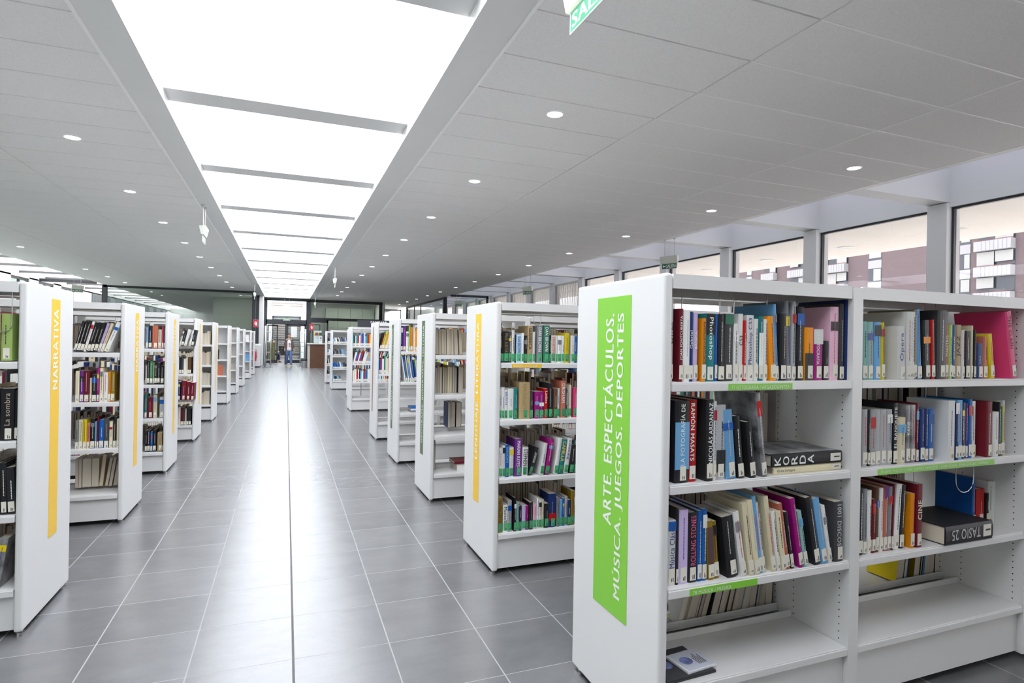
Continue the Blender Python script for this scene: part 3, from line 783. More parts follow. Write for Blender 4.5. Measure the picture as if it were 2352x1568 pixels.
YL = 31.4
frame_wall('wall_partition', [(-7.8, -1.45, YL, YL + .1, 3.68, 3.79), (-7.85, -7.65, YL, YL + .12, 0, 3.79), (-1.6, -1.43, YL, YL + .12, 0, 3.79), (-7.8, -1.45, YL, YL + .1, 0, .1)],
           [(-7.65, -1.6, YL + .05, YL + .06, .1, 3.68)], 'large glass partition in a dark frame left of the aisle')
frame_wall('wall_partition', [(-1.6, -1.54, YL + .12, 34.4, 3.68, 3.79), (-1.6, -1.4, 34.3, 34.5, 0, 3.79), (-1.6, -1.54, YL + .12, 34.4, 0, .1)],
           [(-1.575, -1.57, YL + .12, 34.3, .1, 3.68)], 'narrow glass return beside the far doors')
m = MB()
m.box(-1.6, -1.2, 34.5, 36.0, 0, 3.79)
struct('wall_partition', m, WHITE, 'white pier left of the far doors')
Y6 = 36.0
frame_wall('door_1', [(-1.2, 1.27, Y6, Y6 + .12, 3.64, 3.79), (-1.2, -1.04, Y6, Y6 + .12, 0, 3.7), (1.06, 1.27, Y6, Y6 + .12, 0, 3.7), (-1.1, 1.1, Y6, Y6 + .12, 2.28, 2.56),
                      (-.08, .03, Y6, Y6 + .12, 0, 2.3), (.03, .1, Y6, Y6 + .1, 0.2, 2.3), (.98, 1.06, Y6, Y6 + .1, .2, 2.3), (.03, 1.06, Y6, Y6 + .1, .05, .24), (.03, 1.06, Y6, Y6 + .1, 2.2, 2.3), (.1, 1.0, Y6 + .03, Y6 + .06, 1.03, 1.06)],
           [(-1.04, 1.06, Y6 + .05, Y6 + .06, 2.56, 3.64), (.1, .98, Y6 + .05, Y6 + .06, .24, 2.2)], 'glazed entrance door in a dark frame at the end of the aisle', CLEAR)
leaf = MB()
for p in ((0, .07, 0, .05, .05, 2.26), (.5, .57, 0, .05, .05, 2.26), (0, .57, 0, .05, .05, .24), (0, .57, 0, .05, 2.18, 2.26)):
    leaf.box(*p, 0)
leaf.box(.07, .5, .02, .03, .24, 2.18, 1)
o = struct('door_2', leaf, [DARKF, CLEAR], 'left door leaf standing open')
o.location = (-1.02, Y6 + .14, 0)
o.rotation_euler = (0, 0, .12)
frame_wall('wall_partition', [(1.27, 5.45, Y6, Y6 + .12, 3.62, 3.8), (5.25, 5.45, Y6, Y6 + .12, 0, 3.7), (1.27, 5.3, Y6, Y6 + .12, 2.56, 2.72), (1.27, 2.3, Y6, Y6 + .1, 2.44, 2.56), (2.2, 2.3, Y6, Y6 + .1, 0, 2.6), (4.0, 5.3, Y6, Y6 + .1, 2.36, 2.56), (1.27, 5.3, Y6, Y6 + .1, 0, .12)],
           [(1.27, 5.25, Y6 + .05, Y6 + .06, 2.72, 3.62), (1.27, 5.25, Y6 + .05, Y6 + .06, .12, 2.56)], 'glass office partition right of the far doors')
frame_wall('wall_partition', [(7.66, 7.76, 29.7, 40, 3.68, 3.79), (7.62, 7.8, 29.6, 29.8, 0, 3.79), (7.68, 7.74, 35.5, 35.6, 0, 3.7), (7.68, 7.74, 37.4, 37.5, 0, 3.7), (7.66, 7.76, 39.9, 40.05, 0, 3.79)],
           [(7.7, 7.71, 29.8, 39.9, .1, 3.68)], 'glass partition box by the right window wall', CLEAR)
frame_wall('wall_partition', [(7.3, 9.2, 27.0, 27.08, 3.62, 3.72), (9.1, 9.2, 27.0, 27.08, 0, 3.7)], [(7.8, 9.1, 27.03, 27.04, 0, 3.62)], 'glass screen across the window strip', CLEAR)
m = MB()
m.box(7.8, 9.6, 40, 40.2, 0, 3.79)
m.box(5.45, 6.7, 44, 44.2, 0, 3.79)
m.box(8.05, 9.6, 44, 44.2, 0, 3.79)
m.box(6.7, 8.05, 44, 44.2, 0, 2.2)
struct('wall_corridor', m, WHITE, 'white end wall of the right hand corridor')
frame_wall('window_60', [(6.7, 8.05, 43.96, 44.02, 3.68, 3.79), (7.98, 8.05, 43.96, 44.02, 2.2, 3.79), (6.7, 6.77, 43.96, 44.02, 2.2, 3.79)], [(6.77, 7.98, 43.98, 43.99, 2.2, 3.68)], 'dark framed window at the end of the corridor')
# office behind the right partition
PALEG = mat('pale_green_cupboard', (.42, .45, .4), .5)
m = MB()
m.box(1.3, 5.6, 40.1, 40.2, 0, 3.79)
m.box(5.5, 5.6, 36.1, 40.0, 0, 3.79)
m.box(1.24, 1.34, 36.2, 47, 0, 3.79)
struct('wall_office', m, WHITE, 'office wall behind the glass')
# rooms behind the left partition
m = MB()
m.box(-3.9, -1.35, 37.0, 37.1, 0, 3.79)
struct('wall_office', m, mat('pale_partition_panel', (.5, .52, .48), .5), 'pale panelled wall behind the left glass partition')
m = MB()
m.box(-1.36, -1.2, 36.1, 47, 0, 3.79)
struct('wall_office', m, WHITE, 'white wall of the entrance lobby')
def fill_lamp(name, x, y, sx, sy, power):  # added area lamps that lift the dark far rooms and corridor
    l = bpy.data.lights.new(name, 'AREA')
    l.shape = 'RECTANGLE'
    l.size, l.size_y, l.energy = sx, sy, power
    l.color = (1, .98, .93)
    o = bpy.data.objects.new(name, l)
    C.objects.link(o)
    o.location = (x, y, CZ - .02)


fill_lamp('office_fill_light', 3.4, 38.0, 3.0, 1.2, 80)
fill_lamp('left_room_fill_light', -3.0, 34.5, 2.4, 1.2, 60)
fill_lamp('left_room_fill_light', -6.2, 42, 2.4, 6, 90)
fill_lamp('corridor_fill_light', 6.6, 41, 1.2, 3, 35)
# lobby end: window onto a brick facade
m = MB()
m.box(-1.2, -1.0, 47, 47.1, 0, 3.79)
m.box(.98, 1.3, 47, 47.1, 0, 3.79)
m.box(-1.0, 1.0, 47, 47.1, 3.15, 3.79)
struct('wall_lobby', m, WHITE, 'end wall of the lobby')
frame_wall('window_61', [(-1.0, 1.0, 46.95, 47.03, 3.0, 3.15), (-1.0, -.92, 46.95, 47.03, 0, 3.1), (.92, 1.0, 46.95, 47.03, 0, 3.1), (-.05, .05, 46.95, 47.03, 0, 3.1), (-1.0, 1.0, 46.95, 47.03, 1.3, 1.42), (-1.0, 1.0, 46.95, 47.03, .2, .3)],
           [(-.92, .92, 46.98, 46.99, .3, 3.0)], 'lobby window with dark frame', CLEAR)

# ================================================================ OUTSIDE
BRICK = pattern_mat('purple_brown_brick', 'brick', (.115, .08, .085), (.15, .105, .105), 2.6)
BRICK2 = pattern_mat('pale_pink_brick', 'brick', (.55, .38, .32), (.62, .46, .4), -3)
CONC = mat('outdoor_paving', (.62, .6, .56), .9)
m = MB()
m.face([(9.9, -60, -.03), (120, -60, -.03), (120, 120, -.03), (9.9, 120, -.03)])
struct('ground', m, CONC, 'paved street outside the windows')
m = MB()
m.box(9.86, 13.85, -8, 42, 3.9, 4.25)
struct('ceiling', m, mat('cream_soffit', (.9, .85, .78), .8), 'cream soffit of the outdoor canopy')
sp = None
for k in range(-3, 9):
    if sp is None:
        t = MB()
        t.lathe([(0, 3.885), (.15, 3.885), (.19, 3.893), (.19, 3.9)], 0, 0, 24)
        sp = t.build('soffit_light', mat('soffit_lamp_glass', (.55, .56, .52), .3))
        tag(sp, 'round recessed light in the cream canopy outside the windows', 'ceiling light', 'round lights in the outdoor canopy')
        q = sp
    else:
        q = dup(sp)
    q.location = (12.45, 7.67 + 2.45 * k, 0)

# apartment block across the street
BANDW = mat('white_balcony_panel', (.34, .34, .35), .7)
WINGL = mat('dark_window_glass', (.05, .06, .07), .1)
SHUT = mat('white_roller_shutter', (.36, .36, .34), .6)
RAIL = mat('reddish_balcony_rail', (.25, .08, .06), .5)


def block(label, x, y0, y1, top, fl0, storey, cols):
    root = empty('apartment_building', label, 'building', (x, y0, 0))
    b = MB()
    b.box(0, 14, 0, y1 - y0, 0, top)
    b.build('brick_wall', BRICK, root)
    nst = int((top - fl0) / storey)
    for s in range(nst):
        z = fl0 + s * storey
        for (a, c, kind) in cols:
            if kind == 'balcony':
                t = MB()
                n = int((c - a) / .45)
                t.box(-.9, 0.05, a, c, z, z + 1.2)
                for i in range(n):
                    t.box(-.94, -.9, a + i * .45, a + i * .45 + .3, z + .02, z + 1.18)
                t.build('balcony_panel', BANDW, root)
                t = MB()
                t.box(-.05, .1, a, c, z + 1.2, z + storey - .05, 0)
                nn = max(2, int((c - a) / 1.6))
                wd = (c - a) / nn
                for i in range(nn):
                    if (i + s) % 3 != 2:
                        t.box(-.35, -.3, a + i * wd + .06, a + (i + 1) * wd - .06, z + 1.25 + (.5 if (i + s) % 2 else 0), z + storey - .1, 1)
                t.box(-.5, -.45, a, c, z + 1.32, z + 1.38, 2)
                t.build('balcony_glazing', [WINGL, SHUT, RAIL], root)
            else:
                t = MB()
                t.box(-.12, .1, a, c, z, z + 1.15)
                t.build('spandrel_panel', BANDW, root)
                t = MB()
                t.box(-.04, .1, a, c, z + 1.15, z + storey, 0)
                if s % 2 == 0:
                    t.box(-.07, -.03, a + .1, c - .1, z + 1.5, z + storey - .1, 1)
                else:
                    t.box(-.07, -.03, a + .1, a + (c - a) * .6, z + 1.3, z + storey - .1, 1)
                t.build('window', [WINGL, SHUT], root)
    return root


block('purple-grey brick apartment tower with white window panels, right of the last window column', 80, 38, 50.6, 24, 1.0, 3.15,
      [(1.6, 3.3, 'window'), (4.6, 8.6, 'balcony'), (9.4, 10.6, 'window'), (11.2, 12.4, 'window')])
block('brick apartment block with long white balconies, seen through the middle windows', 79, 51.2, 88, 22, .6, 3.1,
      [(7.2, 9.2, 'window'), (12.5, 23.2, 'balcony'), (26.2, 29, 'balcony'), (32, 33.3, 'window')])
m = MB()
m.box(-1.14, 1.2, 49.6, 49.9, 0, 5.2, 0)
for k in range(26):
    m.box(-1.14, 1.2, 49.55, 49.6, .3 + k * .18, .36 + k * .18, 1)
o = m.build('brick_facade', [BRICK2, BANDW])
tag(o, 'brick facade behind white louvres outside the lobby window', 'building')

# ================================================================ CEILING LAMPS
lamp0 = None


def downlight(x, y, lab):
    global lamp0
    if lamp0 is None:
        lamp0 = empty('downlight', lab, 'ceiling light', group='round recessed ceiling downlights')
        t = MB()
        t.lathe([(.078, CZ - .006), (.078, CZ - .018), (.094, CZ - .014), (.096, CZ - .005)], 0, 0, 24)
        t.build('trim_ring', TBAR, lamp0)
        t = MB()
        t.disc((0, 0, CZ - .012), .079, 'z', 24)
        t.build('lamp_glass', LAMPE, lamp0)
        q = lamp0
    else:
        q = dup(lamp0)
    q.location = (x, y, 0)
    q['label'] = lab


for k in range(-3, 11):
    downlight(2.46, 5.27 + 2.656 * k, 'round downlight in the inner row just right of the skylight')
for k in range(-3, 13):
    downlight(6.67, 5.32 + 2.656 * k, 'round downlight in the outer row along the right ceiling edge')
for k in range(-4, 12):
    downlight(-2.345, 8.13 + 2.656 * k, 'round downlight in the row just left of the skylight')
for k in range(-4, 11):
    if k != 4:
        downlight(-6.55, 10.95 + 2.66 * k, 'round downlight in the outermost left row')

# ================================================================ BOOKCASES
GREENB = mat('green_vinyl', (.24, .62, .05), .35)
YELB = mat('yellow_vinyl', (.93, .58, .03), .35)
OLIVE = mat('olive_vinyl', (.06, .13, .03), .35)
BROWNB = mat('brown_vinyl', (.3, .14, .07), .35)
LETW = mat('white_lettering', (.88, .9, .85), .5)
HOLE = mat('punched_hole', (.015, .015, .015), .8)


def sbox(mb, x0, x1, y0, y1, z0, z1, mi=0):
    mb.box(min(x0, x1), max(x0, x1), y0, y1, z0, z1, mi)


SHZ = [1.365, .995, .62, .262]


def bookcase(label, s, xe, y0, bays, banner=None, holes=False, closed=False, shz=SHZ, detail=True):
    root = empty('bookcase', label, 'bookcase', (xe, y0, 0), group=None)
    D = .667
    p = MB()
    sbox(p, 0, s * .037, 0, D, .025, 1.757)
    ep = p.build('end_panel', SHELFW, root, bevel=.012)
    for yy_ in (.05, D - .05):
        ft = MB()
        ft.lathe([(0, 0), (.022, 0), (.022, .012), (.008, .014), (.008, .03)], s * .02, yy_, 12)
        ft.build('foot', CHROME, root)
    if banner:
        m_, width, zb, yc, lines = banner
        b = MB()
        e = -s * .0012
        ya, yb = yc - width / 2, yc + width / 2
        sbox(b, -s * .0003, e, ya, yb, zb, 1.692)
        for (txt, z0, z1, vy0, vy1) in lines:
            # letters stand with their tops to the left of a viewer in the aisle and read upwards
            add_text(b, txt, lambda u, v: (e * 1.6, (vy0 + (vy1 - vy0) * v) if s > 0 else (vy1 - (vy1 - vy0) * v), z0 + (z1 - z0) * u), 1, bold=.012)
        b.build('banner', [m_, LETW], ep)
    div = []
    for i, (a, b_) in enumerate(bays):
        if i:
            div.append((bays[i - 1][1], a))
    div.append((bays[-1][1], bays[-1][1] + .055))
    for (a, b_) in div:
        u = MB()
        sbox(u, s * a, s * b_, 0, D, .025, 1.75)
        if holes:
            for yy_ in (.045, .28, D - .28, D - .045):
                for k in range(52):
                    z = .16 + k * .03
                    for xx, dx in ((s * a, -s * .0006), (s * b_, s * .0006)):
                        u.disc((xx + dx, yy_, z), .0032, 'x', 6, 1)
        u.build('upright', [SHELFW, HOLE], root, bevel=.009 if not holes else 0)
    if holes:
        u = MB()
        for yy_ in (.045, .28, D - .28, D - .045):
            for k in range(52):
                u.disc((s * .0376, yy_, .16 + k * .03), .0032, 'x', 6)
        u.build('perforation', HOLE, ep)
    for (a, b_) in bays:
        xa, xb = s * (a + .002), s * (b_ - .002)
        t = MB()
        for q in (0, 1):
            def Y(v):
                return v if q == 0 else D - v
            def yb2(v0, v1, z0, z1, x0=xa, x1=xb):
                sbox(t, x0, x1, min(Y(v0), Y(v1)), max(Y(v0), Y(v1)), z0, z1)
            yb2(0.004, .016, 1.703, 1.755)
            yb2(.016, .31, 1.738, 1.748)
            yb2(.295, .305, 1.70, 1.738)
        t.build('top_panel', SHELFW, root)
        for z in shz:
            for q in (0, 1):
                t = MB()

                def Y(v):
                    return v if q == 0 else D - v

                def yb3(v0, v1, z0, z1):
                    sbox(t, xa, xb, min(Y(v0), Y(v1)), max(Y(v0), Y(v1)), z0, z1)
                yb3(.0, .012, z - .034, z - .006)
                yb3(.004, .3, z - .006, z)
                yb3(.29, .298, z, z + .028)
                t.build('shelf', SHELFW, root, bevel=.002 if holes else 0)
        t = MB()
        sbox(t, xa, xb, .022, D - .022, .035, .232)
        t.build('plinth', SHELFW, root)
        if closed:
            t = MB()
            sbox(t, xa, xb, .32, .34, .23, 1.74)
            t.build('back_panel', SHELFW, root)
    return root


def shelf_sign(case, x0, x1, z, text, m_, tu=(.04, .96), y=0):
    b = MB()
    xo, yo = case.location.x, case.location.y
    b.box(x0 - xo, x1 - xo, -.0025, -.0002, z - .032, z - .007, 0)
    L = x1 - x0
    add_text(b, text, lambda u, v: (x0 - xo + L * (tu[0] + (tu[1] - tu[0]) * u), -.0032, z - .028 + .017 * v), 1, bold=.0)
    o = b.build('shelf_label', [m_, LETW], case)
    return o


XR, XL = 1.2522, -1.193
BAYN = [(.037, .933), (.988, 1.888), (1.943, 2.843), (2.898, 3.798)]
CASES = {}
R0 = bookcase('nearest white bookcase with the wide green arts banner on its end', 1, XR, 1.7337,
              [(.037, .933), (.988, 2.108), (2.163, 3.05)],
              (GREENB, .262, .402, .344, [('ARTE. ESPECTÁCULOS.', .755, 1.622, .338, .418), ('MÚSICA. JUEGOS. DEPORTES', .478, 1.622, .25, .322)]), holes=True)
CASES['green_case'] = R0
shelf_sign(R0, 1.542, 1.855, 1.365, '77 FOTOGRAFÍA / ARGAZKIGINTZA', GREENB, (.04, .95))
shelf_sign(R0, 1.381, 1.695, .62, '78 MÚSICA / MUSIKA', GREENB, (.04, .6))
shelf_sign(R0, 2.343, 3.118, .995, '79 ESPECTÁCULOS. CINE. JUEGOS. DEPORTES / IKUSKIZUNAK. ZINEA. JOKOAK. KIROLAK', GREENB, (.015, .94))
R1 = bookcase('second bookcase on the right, yellow banner reading LENGUAJE. LITERATURA', 1, XR, 3.5106, BAYN,
              (YELB, .127, .386, .37, [('LENGUAJE. LITERATURA', .68, 1.632, .337, .403)]), holes=True)
CASES['yellow_case'] = R1
shelf_sign(R1, 1.364, 1.574, 1.365, 'INGLÉS / INGELESA', YELB, (.06, .85))
R2 = bookcase('third bookcase on the right, first one with a dark olive banner', 1, XR, 5.2728, BAYN,
              (OLIVE, .127, .388, .36, [('GEOGRAFÍA. BIOGRAFÍAS. HISTORIA', .5, 1.645, .33, .39)]))
CASES['olive_case'] = R2
R3 = bookcase('fourth bookcase on the right, second one with an olive banner', 1, XR, 7.0199, BAYN,
              (OLIVE, .127, .388, .37, [('GEOGRAFÍA. BIOGRAFÍAS. HISTORIA', .5, 1.645, .34, .4)]))
CASES['dark_olive_case'] = R3
R4 = bookcase('fifth bookcase on the right with the thin brown banner', 1, XR, 8.7844, BAYN, (BROWNB, .1, .395, .37, []))
R5 = bookcase('bookcase without banner behind the brown-banner one, full of colourful books', 1, XR, 12.4383, BAYN)
R5b = bookcase('white bookcase set back from the aisle, its end panel partly hidden', 1, 1.50, 15.3, BAYN[:3])
R6 = bookcase('sparsely filled white bookcase with inclined display shelves, near the wooden desk', 1, XR, 17.9035, BAYN[:3], closed=True)
R7 = bookcase('last bookcase on the right before the wooden desk', 1, XR, 20.4858, BAYN[:3], closed=True)
NARR = lambda: [('NARRATIVA', 1.195, 1.637, .345, .415)]
LN = ['nearest', 'second', 'third', 'fourth', 'fifth', 'sixth', 'seventh', 'eighth', 'ninth', 'tenth']
LY = [3.5459, 5.4364, 7.254, 9.3555, 11.5182, 14.4065, 16.9404, 19.4239, 23.0, 25.5]
LC = []
for i, y in enumerate(LY):
    ban = (YELB, .127, .386 if i < 3 else .5, .38, NARR()) if i < 6 else None
    lab = ('%s bookcase on the left of the aisle with a yellow NARRATIVA banner' if i < 6 else '%s bookcase on the left of the aisle, no banner') % LN[i]
    shz = [1.36, .97, .605, .24] if i < 4 else [1.36, 1.0, .64, .3]
    LC.append(bookcase(lab, -1, XL, y, BAYN[:3], ban, closed=i >= 4, shz=shz))
for n, k in enumerate(('left_one', 'left_two', 'left_three', 'left_four')):
    CASES[k] = LC[n]

# ================================================================ BOOKS
PAL = {
    'w': ('white', (.78, .78, .76)), 'c': ('cream', (.72, .66, .48)), 'k': ('black', (.022, .022, .025)), 'n': ('navy', (.02, .04, .15)),
    'b': ('blue', (.03, .13, .42)), 's': ('light blue', (.22, .45, .72)), 'ls': ('pale blue', (.5, .66, .78)), 't': ('teal', (.04, .24, .25)),
    'g': ('dark green', (.06, .2, .13)), 'l': ('lime green', (.45, .6, .22)), 'y': ('yellow', (.78, .62, .08)), 'o': ('orange', (.85, .33, .04)),
    'r': ('red', (.5, .02, .03)), 'm': ('maroon', (.16, .02, .03)), 'p': ('pink', (.78, .12, .26)), 'lp': ('pale pink', (.75, .5, .6)),
    'q': ('magenta', (.36, .03, .22)), 'v': ('purple', (.18, .05, .26)), 'u': ('lilac', (.55, .46, .68)), 'd': ('dark grey', (.07, .07, .075)),
    'e': ('grey', (.25, .26, .28)), 'h': ('light grey', (.48, .49, .5)), 'i': ('brown', (.13, .07, .045)), 'a': ('tan', (.46, .35, .2)),
    'z': ('olive gold', (.3, .2, .04)), 'f': ('salmon', (.55, .2, .14)), 'j': ('mint', (.32, .55, .52)), 'ph': ('grey photo-covered', (.2, .2, .21)),
}


def sat(c):
    m_ = sum(c) / 3
    return tuple(min(.9, max(.008, m_ + (x_ - m_) * 1.18)) * (.9 if m_ < .5 else 1) for x_ in c)


COVER = {k: mat('cover_' + v[0].replace(' ', '_').replace('-', '_'), sat(v[1]), .5, .25, coat=.05, var=.16) for k, v in PAL.items()}
COVER['ph'] = mat('cover_photo_print', (.22, .22, .23), .35, .5, coat=.3, noise=.95, nscale=14)
TXTC = {'k': INK, 'w': LETW, 'y': YELB, 'n': mat('navy_print', (.03, .05, .25), .5), 'b': mat('blue_print', (.04, .15, .5), .5), 'o': mat('orange_print', (.8, .2, .05), .5),
        'r': mat('red_print', (.6, .03, .05), .5), 'p': mat('pink_print', (.8, .12, .3), .5), 'z': mat('bronze_print', (.3, .22, .08), .5), 'c': mat('cream_print', (.75, .7, .55), .5),
        's': mat('sky_print', (.15, .4, .75), .5), 'h': mat('grey_print', (.55, .55, .56), .5), 'a': mat('tan_print', (.5, .4, .3), .5)}
COL_LIST = list(PAL)
DARK = set('k n b m v g d i t q r'.split())


def cover_mesh(mb, w, h, d, hard, mi=0):
    t = .0022 if hard else .0008
    t = min(t, w * .3)
    r = .004
    p = [(0, d), (0, r), (w * .22, .0008), (w * .5, 0), (w * .78, .0008), (w, r), (w, d), (w - t, d), (w - t, r + t), (t, r + t), (t, d)]
    mb.prism(p, 'z', 0, h, mi)
    return t


def make_book(w, h, d, ck, hard, rev, title=None, green=False, seed=0, sticker=True, band=None):
    """origin: front lower left corner; spine towards -Y (or towards +Y when turned round)"""
    rng = random.Random(seed)
    root = bpy.data.objects.new('book', None)
    C.objects.link(root)
    mb = MB()
    t = cover_mesh(mb, w, h, d, hard)
    cv = mb.build('cover', COVER[ck], root)
    pb = MB()
    ins = .003 if hard else .0006
    pb.box(t, w - t, .006, d - ins, ins, h - ins)
    pg = pb.build('page_block', PAPER, root)
    if rev:
        for o in (cv, pg):
            o.scale = (1, -1, 1)
            o.location = (0, d, 0)
        return root
    e = -.0004
    if sticker:
        sb = MB()
        sw = min(w * .92, .026)
        x0 = (w - sw) / 2 if w < .045 else w * .5 - sw * .3
        z0 = .006 + rng.random() * .006
        sh = .048 + rng.random() * .006 if not green else .05
        sb.box(x0, x0 + sw, e - .0004, e + .0003, z0, z0 + sh, 0)
        # call number marks
        for q in range(2):
            xx = x0 + sw * (.42 + .25 * q)
            sb.box(xx, xx + sw * .12, e - .0007, e - .0003, z0 + .004, z0 + .012 + rng.random() * .01, 1)
        sb.build('spine_label', [STICKG if green else STICK, INK], root)
    if band:
        bb = MB()
        bb.box(.0005, w - .0005, e + .0002, e + .0008, h * band[1] + .001, h * band[2] - .001)
        bb.build('spine_band', COVER[band[0]], root)
    lo, hi = .064, h - .012
    if title:
        txt, dr, tc = title
        tb = MB()
        n = len(txt)
        tw = min(w * .7, .03 if n < 8 else .022, (hi - lo) / max(3, n) * 1.9)
        L = min(hi - lo, tw * n * .8)
        top = hi - (hi - lo - L) * (.12 if dr == 'd' else .5)
        if dr == 'd':
            add_text(tb, txt, lambda u, v: (w / 2 - tw / 2 + tw * v, e - .0002, top - L * u), 0, bold=.01)
        else:
            add_text(tb, txt, lambda u, v: (w / 2 + tw / 2 - tw * v, e - .0002, top - L + L * u), 0, bold=.01)
        tb.build('title', TXTC.get(tc, LETW), root)
    elif w > .012:
        # unreadable small print: thin dashes up the spine
        tb = MB()
        zz = lo + rng.random() * .03
        end = hi - rng.random() * .06
        xx = w * (.38 + .2 * rng.random())
        bw = min(.003, w * .15)
        while zz < end:
            L = .004 + rng.random() * .012
            tb.box(xx, xx + bw, e - .0003, e + .0002, zz, min(zz + L, end))
            zz += L + .0022
        dk = ck in DARK
        mt = rng.choice(['w', 'c', 'a', 'h'] if dk else ['k', 'k', 'n', 'r', 'h'])
        tb.build('title', TXTC[mt], root)
        if rng.random() < .2 and not band:
            bb = MB()
            z0 = h * (.66 + .1 * rng.random())
            bb.box(.0006, w - .0006, e - .0001, e + .0006, z0, z0 + h * (.08 + .12 * rng.random()))
            bb.build('spine_band', COVER[rng.choice(['w', 'k', 'r', 's', 'y', 'e', 'b'])], root)
    return root


def place_book(b, x, y, z, w, h, lean, label, group):
    b['label'] = label
    b['category'] = 'book'
    b['group'] = group
    a = math.radians(lean)
    b.rotation_euler = (0, a, 0)
    if a >= 0:
        # tips to the right: stands on its lower right corner
        b.location = (x + w - w * math.cos(a), y, z + w * math.sin(a) + .0004)
    else:
        b.location = (x, y, z + .0004)


BOOK_N = 0
A_ = 'left bay, green-banner bookcase'
B_ = 'right bay, green-banner bookcase'
BANDS = {('top shelf, ' + A_, 6): ('k', .68, 1.0), ('top shelf, ' + A_, 24): ('w', .7, 1.0), ('top shelf, ' + A_, 23): ('k', 0.0, .52), ('top shelf, ' + A_, 15): ('w', .2, .75),
         ('top shelf, ' + A_, 9): ('g', .84, 1.0), ('second shelf, ' + A_, 1): ('s', .16, .74), ('second shelf, ' + A_, 5): ('k', .1, .4), ('third shelf, ' + A_, 1): ('b', .84, .99),
         ('third shelf, ' + A_, 7): ('i', .1, .9), ('top shelf, ' + B_, 10): ('o', .6, .72), ('second shelf, ' + B_, 15): ('w', .8, 1.0), ('second shelf, ' + B_, 13): ('b', .7, .9),
         ('third shelf, ' + B_, 6): ('v', .8, 1.0), ('bottom shelf, first yellow-banner bookcase on the right', 15): ('r', .2, .42),
         ('second shelf, first yellow-banner bookcase on the right', 8): ('s', .52, .64), ('second shelf, first yellow-banner bookcase on the right', 9): ('w', .45, .6),
         ('second shelf of the nearest left bookcase', 3): ('q', .5, .78), ('top shelf, third left bookcase', 3): ('r', 0.02, .25)}
for case, where, yp, zs, rev, rows in SHELVES:
    rng = random.Random(hash_s := sum(ord(c_) for c_ in where))
    prot = 0.0
    green = case == 'yellow_case'
    far = case in ('left_three', 'left_four', 'olive_case', 'dark_olive_case')
    prev_end = -99
    for i, r_ in enumerate(rows):
        x, w, h, lean, ck = r_[:5]
        title = r_[5:8] if len(r_) > 5 else None
        # bodies may not interpenetrate: trim against the next spine
        if i + 1 < len(rows):
            nx, nl = rows[i + 1][0], rows[i + 1][3]
            if nx > x:
                w = min(w, max(.007, nx - x - .0006))
        gap = x - prev_end
        prot = min(.03, prot + max(0, gap) * .5) if gap > .004 and i else max(0, prot - rng.random() * .012)
        if rev:
            prot = rng.random() * .02
        prev_end = x + w
        d = min(max(h * .72, .12), .262)
        hard = rng.random() < .45
        y = yp - prot * .8
        if rev:
            y = yp + .03 + rng.random() * .02
            d = min(d, .26)
        b = make_book(w, h, d, ck, hard, rev, title, green, seed=hash_s + i, band=BANDS.get((where, i)))
        size = 'large ' if h > .285 else ('thick ' if w > .042 else ('slim ' if w < .015 else ''))
        side = 'fore-edge of a ' if rev else ''
        name = PAL[ck][0]
        lab = '%s%s%s book, %s from the left, %s' % (side, size, name, ORD[i], where)
        words = lab.split()
        if len(words) > 16:
            lab = '%s book, %s from left, %s' % (name, ORD[i], where)
            words = lab.split()
        if len(words) > 16:
            lab = ' '.join(words[:16])
        place_book(b, x, y, zs, w, h, lean, lab, 'books on the ' + where)
        BOOK_N += 1


# flat volumes ------------------------------------------------
def flat_book(label, x0, x1, y0, z0, th, dep, ck, title, tcol, rot=0, upside=False, sticker_x=None, tw=(.06, .6), ptop=None):
    L = x1 - x0
    root = empty('book', label, 'book', (x0, y0, z0), rot, 'books lying flat')
    mb = MB()
    p = [(dep, 0), (.005, 0), (.0008, th * .22), (0, th * .5), (.0008, th * .78), (.005, th), (dep, th), (dep, th - .003), (.008, th - .003), (.008, .003), (dep, .003)]
    mb.prism(p, 'x', 0, L)
    mb.build('cover', COVER[ck], root)
    pb = MB()
    pb.box(.004, L - .004, .008, dep - .004, .003, th - .003)
    pb.build('page_block', PAPER, root)
    if ptop:
        t = MB()
        t.box(.004, L - .004, .02, dep - .01, th, th + .0006)
        t.build('cover_picture', ptop, root)
    tb = MB()
    a, b_ = tw
    if title == 'KORDA':
        # separate upright capitals, each turned on its side
        for q, ch in enumerate(title):
            cx = L * (.03 + .115 * q)
            add_text(tb, ch, lambda u, v, cx=cx: (cx + L * .085 * (1 - v), -.001, th * .16 + th * .68 * u), 0, bold=.02)
    elif upside:
        add_text(tb, title, lambda u, v: (L * (b_ - (b_ - a) * u), -.001, th * (.78 - .56 * v)), 0, bold=.01)
    else:
        add_text(tb, title, lambda u, v: (L * (a + (b_ - a) * u), -.001, th * (.25 + .45 * v)), 0, bold=.0)
    tb.build('title', TXTC[tcol], root)
    if sticker_x:
        sb = MB()
        sb.box(L * sticker_x[0], L * sticker_x[1], -.0014, -.0004, th * .2, th * .85, 0)
        sb.box(L * (sticker_x[0] + .05), L * (sticker_x[1] - .02), -.0018, -.001, th * .5, th * .6, 1)
        sb.build('spine_label', [STICK, INK], root)
    return root


